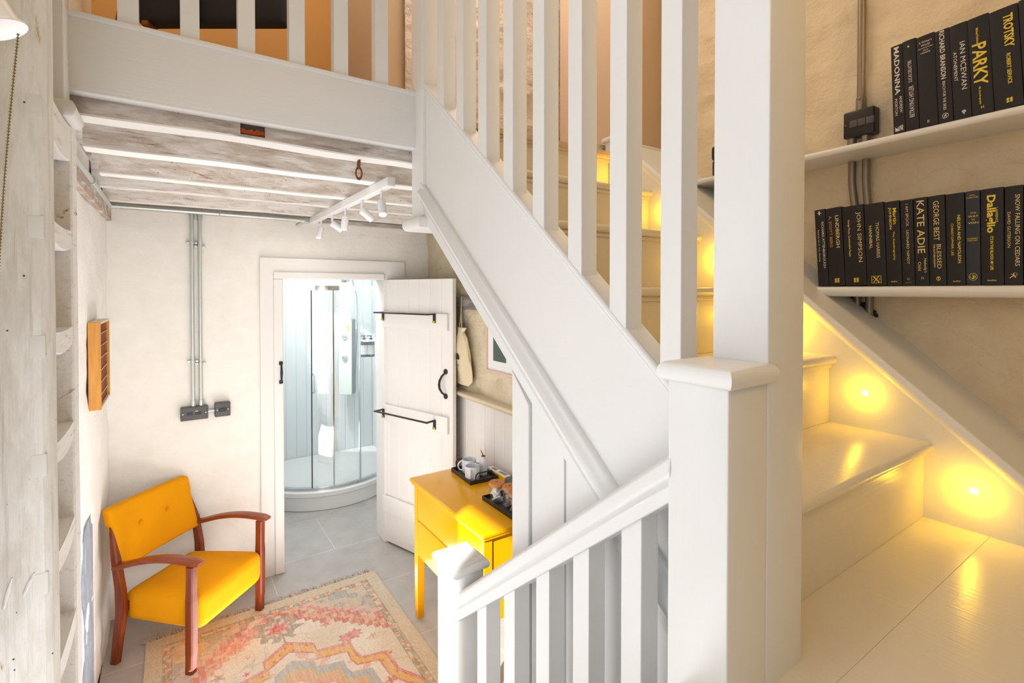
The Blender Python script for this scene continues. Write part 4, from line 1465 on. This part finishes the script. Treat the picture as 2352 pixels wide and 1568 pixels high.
# boxed paper and a dark pouch behind the jars
pb = empty('stationery_box', (1.588, 2.47, TZ), 'yellow edged white booklet stack lying behind the jars by the panelling', 'booklet')
child(B(((1.566, 2.36, TZ), (1.608, 2.58, TZ + .024))).build('yellow_cover', 'yellow', bevel=.001), pb)
child(B(((1.569, 2.36, TZ + .024), (1.607, 2.575, TZ + .030))).build('white_cover', 'label', bevel=.001), pb)
for y0, y1 in ((2.40, 2.47), (2.50, 2.55)):
    child(B(((1.578, y0, TZ + .030), (1.60, y1, TZ + .0305))).build('printed_panel', 'steel_dull'), pb)
m = MB(); m.rbox((1.535, 2.22, TZ), (1.612, 2.345, TZ + .05), .016, 3)
tag(m.build('dark_case', 'grey_plastic', smooth=True), 'dark grey rounded case behind the glass jars on the yellow chest', 'case')


def jar(loc, lab, fill):
    g = empty('storage_jar', loc, lab, 'jar', 'cork lidded glass jars')
    m = MB(); m.lathe([(0, 0), (.036, 0), (.038, .004), (.038, .078), (.035, .084), (.0335, .084), (.0365, .077), (.0365, .006), (.034, .004), (0, .004)], n=32)
    m.build('glass_body', 'jar_glass', g, smooth=True)
    m = MB(); m.lathe([(0, .076), (.033, .076), (.034, .084), (.041, .085), (.041, .097), (.039, .099), (.009, .099), (.008, .093), (0, .093)], n=32)
    m.build('cork_lid', 'cork', g, smooth=True)
    r = random.Random(int(loc[1] * 1000)); m = MB()
    for k in range(34):
        a = r.uniform(0, 6.28); q = r.uniform(0, .021); z = .006 + .058 * k / 34
        c = Vector((q * math.cos(a), q * math.sin(a), z + .006)); Rm = Euler((r.uniform(-.5, .5), r.uniform(-.5, .5), r.uniform(0, 6))).to_matrix()
        mm = MB(); mm.rbox((-.014, -.010, -.004), (.014, .010, .004), .003, 1)
        m.add([tuple(c + Rm @ Vector(p)) for p in mm.v], mm.f)
    f = m.build('contents', fill, g, smooth=True); f['kind'] = 'stuff'
    return g


jar((1.388, 2.185, TZ + .0045), 'cork lidded glass jar full of white sachets, furthest along the tray', 'sachet')
jar((1.418, 2.103, TZ + .0045), 'cork lidded glass jar with dark wrapped tea bags, middle of the tray', 'teabags')
jar((1.398, 2.018, TZ + .0045), 'cork lidded glass jar nearest the camera, mostly hidden by the white panelling', 'teabags')

# drawstring bag and framed print on the right wall
bg = empty('drawstring_bag', (1.62, 2.98, 1.8), 'cream cotton drawstring bag hanging by its cord on the rough wall', 'bag')
m = MB(); secs = []
for k in range(13):
    t_ = k / 12
    z = 1.652 - .385 * t_
    w = .03 + .118 * (1 - (1 - t_) ** 2) + .006 * math.sin(9 * t_)
    if k == 0: w = .068
    if k == 1: w = .03
    if k == 12: w = .10
    d = .012 + .02 * math.sin(math.pi * min(1, t_ + .05))
    yc = 3.01
    n = 20
    secs.append([(1.628 + d * math.cos(2 * math.pi * j / n) * (1 + .2 * math.sin(5 * j + k * .4)), yc + w * math.sin(2 * math.pi * j / n) + .004 * math.sin(3.1 * j + k), z) for j in range(n)])
m.loft(secs)
child(m.build('cloth_pouch', 'cotton', smooth=True), bg)
m = MB(); m.tube([(1.62, 2.99, 1.64), (1.625, 3.01, 1.74), (1.64, 3.03, 1.86)], .003, 6); m.tube([(1.62, 3.03, 1.64), (1.64, 3.035, 1.75), (1.645, 3.032, 1.86)], .003, 6)
child(m.build('cord', 'cord', smooth=True), bg)
pf = empty('framed_print', (1.65, 2.56, 1.5), 'picture in a thin pale pink frame with a dark green shape, under the stairs', 'picture')
y0, y1, z0, z1 = 2.40, 2.711, 1.395, 1.80
for a in (((1.638, y0, z0), (1.658, y1, z0 + .014)), ((1.638, y0, z1 - .014), (1.658, y1, z1)), ((1.638, y0, z0 + .014), (1.658, y0 + .014, z1 - .014)), ((1.638, y1 - .014, z0 + .014), (1.658, y1, z1 - .014))):
    child(B(a).build('frame_bar', 'print_frame', bevel=.002), pf)
child(B(((1.648, y0 + .014, z0 + .014), (1.652, y1 - .014, z1 - .014))).build('mount', 'print_mount'), pf)
child(B(((1.647, 2.49, 1.468), (1.648, 2.634, 1.70))).build('printed_shape', 'print_green'), pf)


# ------------------------------------------------------------------ text helper
def text_mesh(s, bold=0.0):
    cu = bpy.data.curves.new('t', 'FONT')
    cu.body = s; cu.resolution_u = 2; cu.offset = bold; cu.extrude = .012; cu.align_x = 'CENTER'
    cu.space_line = .85
    o = bpy.data.objects.new('t', cu); COL.objects.link(o)
    dg = bpy.context.evaluated_depsgraph_get(); dg.update()
    me = bpy.data.meshes.new_from_object(o.evaluated_get(dg))
    vs = [tuple(v.co) for v in me.vertices]; fs = [tuple(p.vertices) for p in me.polygons]
    bpy.data.objects.remove(o); bpy.data.curves.remove(cu); bpy.data.meshes.remove(me)
    xs = [v[0] for v in vs]; ys = [v[1] for v in vs]
    ax_, bx, ay, by = min(xs), max(xs), min(ys), max(ys)
    vs = [((v[0] - ax_) / (bx - ax_) - .5, (v[1] - ay) / (by - ay) - .5, v[2]) for v in vs]
    return vs, fs


def put_text(m, s, mode, cx, cz, length, height, surf, bold=0.0):
    """lettering on a spine: centre (cx, cz), length along the reading direction, surf(x) gives the cloth surface"""
    vs, fs = text_mesh(s, bold)
    out = []
    for a, b_, c in vs:
        if mode == 'd': x, z = cx + b_ * height, cz - a * length
        elif mode == 'u': x, z = cx - b_ * height, cz + a * length
        else: x, z = cx + a * length, cz + b_ * height
        out.append((x, surf(x) - .0007 - (.0003 if c > 0 else 0), z))
    m.add(out, fs)


# bag print: one piece of lettering and a few dark marks
m = MB(); vs, fs = text_mesh('& HA')
m.add([(1.583 - c * .001, 3.005 - a * .085, 1.402 + b_ * .018) for a, b_, c in vs], fs)
m.prism([(2.975, 1.44), (3.02, 1.44), (3.02, 1.468), (3.0, 1.482), (2.975, 1.462)], 0, 1.585, 1.590)
m.box((1.585, 3.02, 1.352), (1.590, 3.05, 1.366))
o = child(m.build('printed_logo', 'hanger'), bg)

# ------------------------------------------------------------------ book shelves, conduit and switch on the rough wall
def shelf(name, z0, z1, y0, y1, label):
    m = MB(); secs = []
    n = 7; th = (z1 - z0) / 2
    for y in np.linspace(y0, y1, 12):
        xf = 1.873 + .055 * y + th * .9; xb = shelf_x(y) + .012
        sec = [(xb, y, z0), (xf, y, z0)]
        sec += [(xf - th * .9 * math.sin(math.pi * k / n), y, (z0 + z1) / 2 - th * math.cos(math.pi * k / n)) for k in range(1, n)]
        sec += [(xf, y, z1), (xb, y, z1)]
        secs.append(sec)
    m.loft(secs)
    return tag(m.build(name, 'paint_y', smooth=True), label, 'shelf')


shelf('book_shelf', EYE + .478, EYE + .501, -.35, 1.50, 'upper cream painted shelf on the rough wall, carrying seven upright black books')
shelf('book_shelf', EYE - .019, EYE + .0155, -.35, .93, 'lower cream painted shelf at eye level, its left end meeting the sloping stair string')

c = empty('wall_conduit', (2.09, .8, 2.8), 'single dull steel conduit rising from the black switch box', 'conduit')
tube_obj('pipe', [(shelf_x(.806, -.022), .806, 2.60), (shelf_x(.806, -.022), .806, 4.2)], .0125, 'steel_dull', c)
tube_obj('coupler', [(shelf_x(.806, -.022), .806, 2.545), (shelf_x(.806, -.022), .806, 2.605)], .0155, 'steel_dull', c)
m = MB(); m.lathe([(0.002, 0), (.005, 0), (.005, .002), (.003, .003)], (shelf_x(.806, -.038), .806, 2.60), 12, Matrix.Rotation(-math.pi / 2, 3, 'Y')); child(m.build('screw', 'steel_dull', smooth=True), c)
for i, (ya, yb2, lab) in enumerate(((.833, .812, 'left one of the two dull conduits between the shelves, below the switch box'), (.787, .772, 'right one of the two dull conduits between the shelves, below the switch box'))):
    c = empty('wall_conduit', (2.09, ya, 2.1), lab, 'conduit', 'conduits between the shelves')
    pts = [(shelf_x(ya, -.022), ya, 2.377), (shelf_x(ya, -.022), ya, 2.30), (shelf_x(ya, -.022), ya * .6 + yb2 * .4, 2.22), (shelf_x(yb2, -.022), yb2, 2.1), (shelf_x(yb2, -.022), yb2, 1.917)]
    tube_obj('pipe', pts, .0125, 'steel_dull', c)
    tube_obj('pipe', [(shelf_x(yb2, -.022), yb2, 1.879), (shelf_x(yb2, -.022), yb2, 1.80 if i else 1.84)], .0125, 'steel_dull', c)
sb = empty('switch_box', (2.03, .80, 2.50), 'black wall mounted box with three small switch modules, above the upper shelf', 'switch')
yy0, yy1 = .751, .852
m = MB()


def wx(y, off): return shelf_x(y, off)


def rb_wall(y0, y1, z0, z1, o0, o1, r):
    mm = MB(); mm.rbox((-(y1 - y0) / 2, o0, z0), ((y1 - y0) / 2, o1, z1), r, 1)
    th_ = math.atan2(-1, -.055); yc = (y0 + y1) / 2
    R = Matrix.Rotation(th_, 3, 'Z')
    mm.v = [tuple(R @ Vector((p[0], p[1], 0)) + Vector((shelf_x(yc), yc, p[2]))) for p in mm.v]
    return mm


child(rb_wall(yy0, yy1, 2.462, 2.558, -.048, -.004, .006).build('box_body', 'black_plastic', smooth=True), sb)
for k in range(3):
    a = .835 - .0265 * (k + 1) - .005 ; 
    child(rb_wall(a, a + .0255, 2.497, 2.522, -.0515, -.046, .001).build('switch_module', 'grey_plastic', smooth=True), sb)
for y in (.760, .843):
    child(rb_wall(y - .002, y + .002, 2.508, 2.512, -.0495, -.047, .0005).build('screw', 'steel_dull', smooth=True), sb)
for y in (.833, .787):
    tube_obj('gland', [(shelf_x(y, -.026), y, 2.402), (shelf_x(y, -.026), y, 2.464)], .015, 'steel_dull', sb)
m = MB()
rr_ = random.Random(2)
for k in range(22):
    y = .755 + .09 * rr_.random(); z = noseline(y) + .006 * rr_.random()
    m.rbox((shelf_x(y, -.016), y - .007, z - .006), (shelf_x(y, .0), y + .007, z + .012 * rr_.random() + .003), .004, 1)  # solid black lumps, coloured as the shade inside an open gap
tag(m.build('pipe_gap_dark', 'hanger', smooth=True), 'black lumps standing in for the shade of a broken gap in the sill around the ends of the two conduits', 'hole')['kind'] = 'stuff'
m = MB(); m.rbox((shelf_x(.62, -.03), .60, 2.995), (shelf_x(.62, .0), .665, 3.06), .006, 1)
tag(m.build('wooden_block', 'old_wood', smooth=True), 'small brown wooden block fixed to the rough wall at the top edge', 'wooden block')


# ------------------------------------------------------------------ books
def mark(m, kind, cx, cz, s, surf):
    """publisher devices as small raised shapes; s is the overall size"""
    def poly(pts):
        vs = [(cx + p[0] * s, surf(cx + p[0] * s) - .0004, cz + p[1] * s) for p in pts]
        n = len(vs)
        m.add(vs + [(v[0], v[1] + .0003, v[2]) for v in vs], [tuple(range(n))] + [(i, (i + 1) % n, (i + 1) % n + n, i + n) for i in range(n)])

    def line(pts, w):
        for a, b_ in zip(pts[:-1], pts[1:]):
            d = Vector((b_[0] - a[0], b_[1] - a[1])); L = d.length or 1; n_ = Vector((-d.y, d.x)) / L * w / 2
            poly([(a[0] + n_.x, a[1] + n_.y), (b_[0] + n_.x, b_[1] + n_.y), (b_[0] - n_.x, b_[1] - n_.y), (a[0] - n_.x, a[1] - n_.y)])

    def ell(rx, ry, w, ox=0, oy=0):
        line([(ox + rx * math.cos(a), oy + ry * math.sin(a)) for a in np.linspace(0, 2 * math.pi, 21)], w)
    if kind == 'wave':
        for ox in (-.28, .22):
            for oz in (.22, -.25):
                poly([(ox - .22, oz + .1), (ox - .02, oz + .26), (ox + .24, oz + .2), (ox + .12, oz), (ox + .24, oz - .14), (ox - .06, oz - .2), (ox - .26, oz - .12), (ox - .1, oz)])
    elif kind == 'box':
        line([(-.5, -.42), (.5, -.42), (.5, .42), (-.5, .42), (-.5, -.42)], .05)
        line([(-.3, .36), (.3, -.36)], .13); line([(.26, .36), (-.3, -.34)], .09)
        poly([(-.44, .04), (-.3, .08), (-.34, -.06)]); poly([(.42, .04), (.3, .08), (.34, -.06)])
    elif kind == 'oval':
        ell(.5, .56, .05); line([(0, .4), (0, -.34)], .07); poly([(-.2, -.34), (.2, -.34), (.08, -.2), (-.08, -.2)])
    elif kind == 'runner':
        line([(-.5, -.45), (-.15, -.12), (.1, .1), (.05, .35)], .12); line([(-.15, -.12), (.2, -.1), (.3, -.42)], .1); line([(.0, .22), (-.3, .2)], .08)
        ell(.28, .28, .05, .22, .22)
    elif kind == 'H':
        line([(-.4, .5), (-.3, .4), (-.3, -.4), (-.4, -.5)], .14); line([(.4, .5), (.3, .4), (.3, -.4), (.4, -.5)], .14); line([(-.3, 0), (.3, 0)], .14)
    elif kind == 'bird':
        poly([(-.1, .5), (.12, .45), (.08, .1), (.5, .0), (.3, -.2), (.1, -.15), (.12, -.5), (-.12, -.5), (-.1, -.15), (-.5, -.05), (-.2, .1)])
    elif kind == 'round':
        ell(.5, .5, .07); line([(-.3, -.6), (-.1, -.1), (.3, .3)], .1); line([(.0, .35), (.15, -.35)], .09); line([(-.3, .1), (.1, .1)], .08)
    elif kind == 'tree':
        for a in range(8):
            t_ = a / 8 * 2 * math.pi; ox, oz = .3 * math.cos(t_), .15 + .26 * math.sin(t_)
            poly([(ox - .14, oz), (ox, oz + .14), (ox + .14, oz), (ox, oz - .14)])
        poly([(-.08, .3), (.08, .3), (.12, -.5), (-.12, -.5)])
    elif kind == 'orb':
        ell(.3, .2, .1, 0, .35); ell(.45, .28, .09, 0, -.02); line([(0, .5), (0, -.35)], .08); line([(-.3, -.45), (.3, -.45)], .12)
    elif kind == 'monogram':
        poly([(-.5, .3), (-.5, -.4), (0, -.4)]); poly([(-.1, .35), (.02, -.4), (-.2, -.1)])
        poly([(.05, .3), (.15, .3), (.15, -.4), (.05, -.4)]); ell(.14, .14, .1, .35, .22); poly([(.2, .0), (.5, .0), (.35, -.4)]); poly([(.5, -.1), (.5, -.4), (.38, -.4)])
    elif kind == 'ff':
        for ox in (-.2, .2):
            line([(ox + .18, .5), (ox, .42), (ox, -.5)], .14); line([(ox - .14, .1), (ox + .16, .1)], .1)


LOWY = [.877, .840, .787, .720, .662, .620, .586, .550, .508, .464, .431, .382, .344, .30]
UPY = [.649, .616, .580, .533, .497, .455, .407, .347, .29]
# per book: label tail, height, lean (deg), foil, lettering list (text, mode, x fraction, z fraction centre, length fraction, height fraction of width, bold), marks
LOW = [
    ('slim, white lettered in two lines, leftmost on the lower shelf', .276, 3.4, 'silver', [('RICHARD ATTENBOROUGH', 'd', .24, .535, .60, .22, .0), ('Entirely Up to You, Darling', 'd', -.2, .53, .41, .16, .0)], [('bird', -.02, .955, .42, 0)]),
    ('with gold title over an orange author line, second from the left below', .276, 3.2, 'palegold', [('LINDBERGH', 'd', .22, .69, .41, .22, .01), ('A. SCOTT BERG', 'd', -.2, .70, .40, .17, .01)], [('wave', .05, .07, .33, 1)]),
    ('thick, tall serif gold name and small yellow subtitle', .274, 2.9, 'palegold', [('JOHN SIMPSON', 'd', .26, .60, .62, .24, .0), ('Strange Places, Questionable People', 'd', -.2, .60, .46, .13, .01)], [('wave', .05, .07, .26, 1)]),
    ('with dim gold author name and a gold square device at its foot', .273, 2.6, 'palegold', [('THOMAS HARRIS', 'd', .16, .55, .43, .17, .0), ('HANNIBAL', 'd', -.2, .59, .28, .16, .01)], [('box', .0, .075, .48, 1)]),
    ('with two short bold gold lines crowded near its top', .272, 2.4, 'gold', [('Martin', 'd', .20, .82, .19, .24, .015), ('JOHNSON', 'd', -.12, .80, .26, .22, .015), ('The Autobiography', 'd', .08, .47, .34, .16, .01), ('headline', 'h', .0, .05, .42, .10, .02)], []),
    ('brownish black, with one line of spaced pale gold capitals', .271, 2.0, 'palegold', [('I AM SPOCK   LEONARD NIMOY', 'd', .05, .60, .70, .21, .0), ('C', 'h', .02, .075, .22, .16, .01), ('CENTURY', 'h', .0, .035, .5, .05, .0)], []),
    ('with very large gold serif capitals down most of its spine', .272, 1.8, 'palegold', [('KATE ADIE', 'd', .02, .665, .60, .54, .005), ("Nobody's", 'd', .26, .225, .16, .26, .0), ('Child', 'd', -.14, .22, .10, .24, .0)], [('H', .05, .085, .2, 0), ]),
    ('with two groups of gold capitals, a tiny subtitle line and a round device', .272, 1.6, 'palegold', [('GEORGE BEST', 'd', .0, .72, .44, .34, .0), ('BLESSED', 'd', .12, .32, .27, .26, .0), ('THE AUTOBIOGRAPHY', 'd', -.16, .33, .26, .12, .01)], [('orb', .05, .075, .28, 1)]),
    ('with a narrow bold gold title and a paler author line', .271, 1.4, 'gold', [('NELSON AND NAPOLEON', 'd', .22, .50, .52, .17, .01), ('CHRISTOPHER LEE', 'd', -.15, .50, .35, .13, .0), ('headline', 'h', .05, .045, .40, .08, .02)], []),
    ('dark navy blue, with horizontal gold words and an oval device', .272, 1.0, 'gold', [('WILL', 'h', .0, .955, .44, .11, .0), ('CARLING', 'h', .0, .93, .82, .12, .0), ('THE', 'h', .05, .765, .42, .12, .0), ('WAY', 'h', .05, .73, .72, .18, .0), ('TO', 'h', .05, .695, .26, .12, .0), ('WIN', 'h', .05, .66, .72, .18, .0), ('ROBERT', 'h', .0, .495, .74, .11, .0), ('HELLER', 'h', .0, .475, .70, .11, .0), ('L B', 'h', .0, .09, .42, .22, .0)], [('oval', .0, .09, .58, 0)]),
    ('thick, with a fat yellow title in large rounded letters', .272, .8, 'gold', [('Dallaglio', 'd', -.08, .735, .39, .50, .03), ('LAWRENCE', 'd', .22, .72, .15, .11, .0), ("IT'S IN THE BLOOD: MY LIFE", 'd', .0, .33, .35, .14, .02), ('headline', 'h', .0, .05, .40, .08, .02)], []),
    ('with two lines of thin gold capitals and a small archer device', .271, .5, 'palegold', [('SNOW FALLING ON CEDARS', 'd', .22, .55, .72, .26, .0), ('DAVID GUTERSON', 'd', -.25, .56, .36, .18, .0)], [('runner', .0, .095, .42, 0)]),
    ('at the right edge of the frame on the lower shelf', .272, .3, 'gold', [], []),
]
UP = [
    ('with a bold silver seven letter title, leftmost on the upper shelf', .282, 2.2, 'silver', [('MADONNA', 'd', .0, .71, .54, .46, .02), ('ANDREW', 'd', .24, .32, .19, .24, .0), ('MORTON', 'd', -.16, .30, .19, .24, .0)], [('monogram', .0, .055, .66, 0)]),
    ('with narrow white lettering reading upwards and a tiny top device', .285, 2.4, 'silver', [('BETRAYING HITLER', 'u', .05, .315, .345, .36, .0), ('LUCAS DELATTRE', 'u', .0, .65, .24, .28, .0)], [('bird', -.06, .93, .22, 0)]),
    ('with its white title set across the spine above a thin rule', .282, 2.4, 'silver', [("A Writer's", 'h', .0, .93, .72, .14, .0), ('World', 'h', .0, .895, .48, .14, .0), ('JAN', 'h', .0, .835, .28, .10, .0), ('MORRIS', 'h', .0, .81, .52, .10, .0)], [('ff', .0, .055, .17, 0)]),
    ('with one long condensed white title and a round device', .280, 2.6, 'silver', [('RICHARD BRANSON', 'd', .0, .73, .52, .36, .015), ('REACH FOR THE SKIES', 'd', .0, .29, .31, .20, .0)], [('round', .0, .075, .42, 0)]),
    ('with two lines of thin spaced white capitals and a tree device', .280, 2.8, 'silver', [('IAN MCEWAN', 'd', .2, .55, .50, .30, .0), ('ATONEMENT', 'd', -.24, .56, .31, .20, .0)], [('tree', .1, .065, .3, 0)]),
    ('with huge yellow capitals across the middle of its spine', .281, 3.0, 'gold', [('PARKY', 'd', .0, .51, .43, .66, .02), ('Michael Parkinson', 'd', -.05, .80, .17, .12, .01), ('My Autobiography', 'd', -.08, .19, .18, .12, .01)], [('H', .0, .07, .17, 1)]),
    ('thickest, with tall condensed yellow capitals near its top', .279, 3.2, 'gold', [('TROTSKY', 'd', .16, .76, .33, .34, .03), ('ROBERT SERVICE', 'd', .1, .385, .30, .15, .015)], [('wave', .05, .075, .24, 1)]),
    ('cut off by the right edge of the frame on the upper shelf', .284, 3.2, 'gold', [], []),
]


def book(y0, y1, zb, spec, group):
    lab, hgt, lean, foil, texts, marks = spec
    w = y0 - y1 - .0016
    yc = (y0 + y1) / 2
    xs_ = 1.886 + .055 * yc
    root = empty('book', (xs_, yc, zb), 'black hardback ' + lab if 'navy' not in lab else lab + ', a hardback among black ones', 'book', group)
    th_ = math.atan2(-1, -.055)
    root.rotation_euler = (Matrix.Rotation(th_, 3, 'Z') @ Matrix.Rotation(math.radians(-lean), 3, 'Y')).to_euler()
    h = w / 2; bul = min(.003, w * .08)

    def surf(x):
        t_ = max(-1, min(1, x / h)); return -bul * math.sqrt(max(0, 1 - t_ * t_ * .96)) + .002
    # cover: rounded spine with joints, boards at the sides
    n = 12
    pts = [(-h + .0006, .008), (-h, .0045)] + [(h * math.sin(a), surf(h * math.sin(a))) for a in np.linspace(-math.pi / 2 * .96, math.pi / 2 * .96, n)] + [(h, .0045), (h - .0006, .008)]
    outer = pts + [(h, .012), (h, .158), (h - .003, .158), (h - .003, .008), (-h + .003, .008), (-h + .003, .158), (-h, .158), (-h, .012)]
    m = MB(); zl = math.sin(math.radians(abs(lean))) * h
    m.loft([[(p[0], p[1], z) for p in outer] for z in (zl, zl + hgt)])
    m.build('cover', 'book_blue' if 'navy' in lab else 'book', root, smooth=True)
    m = MB(); m.box((-h + .0032, .006, zl + .004), (h - .0032, .154, zl + hgt - .004)); m.build('page_block', 'pages', root)
    if texts:
        m = MB()
        m2 = MB()
        for i, (s_, mode, fx, fz, L_, H_, bd) in enumerate(texts):
            length = L_ * (w if mode == 'h' else hgt); height = H_ * w
            tgt = m2 if (foil == 'palegold' and i == 1 and 'orange' in lab) else m
            put_text(tgt, s_, mode, fx * w, zl + fz * hgt, length, height, surf, bd)
        if 'rule' in lab:
            m.box((-.4 * w, surf(0) - .0004, zl + .862 * hgt), (.4 * w, surf(.4 * w), zl + .866 * hgt))
        m.build('title_lettering', foil, root)
        if m2.v: m2.build('author_lettering', M['cork'], root)
    if marks:
        m = MB()
        for k_, fx, fz, s_, g in marks:
            mark(m, k_, fx * w, zl + fz * hgt, s_ * w, surf)
        m.build('publisher_mark', 'gold' if marks[0][4] else foil, root)
    return root


for i, sp in enumerate(LOW):
    book(LOWY[i], LOWY[i + 1], EYE + .0162, sp, 'black hardbacks on the lower shelf')
for i, sp in enumerate(UP):
    book(UPY[i], UPY[i + 1], EYE + .5018, sp, 'black hardbacks on the upper shelf')
m = MB(); xx = 1.90 + .055 * 1.32
m.rbox((xx, 1.27, EYE + .5015), (xx + .05, 1.340, EYE + .575), .012, 2); m.rbox((xx, 1.275, EYE + .573), (xx + .05, 1.345, EYE + .638), .014, 2)
tag(m.build('shelf_ornament', 'black_plastic', smooth=True), 'small black object on the upper shelf, almost hidden behind the tall post', 'ornament')

# ------------------------------------------------------------------ chair upstairs, seen through the landing balusters
uc = empty('lounge_chair', (.163, 2.67, 2.58), 'black upholstered chair on a brown wooden frame behind the landing balusters', 'chair', None, -math.atan2(.5618, .8275))
m = MB(); m.rbox((-.335, -.03, .532), (.335, .05, 1.02), .022, 5); m.build('upholstered_back', 'upholstery', uc, smooth=True)
m = MB(); m.loft([[(-.075 + a, -.075 + b_, z) for a, b_ in ((0, 0), (.038, 0), (.038, .035), (0, .035))] for z in (0, .42, 1.02)]); m.build('leg', 'old_wood', uc, bevel=.003)
m = MB(); m.loft([[(-.50 + a + s_, -.06 + b_, z) for a, b_ in ((0, 0), (.035, 0), (.035, .03), (0, .03))] for z, s_ in ((0, -.01), (1.0, .20))]); m.build('leg', 'old_wood', uc, bevel=.003)
m = MB(); m.rbox((-.30, -.04, .512), (-.27, .03, .535), .006, 1); m.build('bracket', 'old_wood', uc, smooth=True)
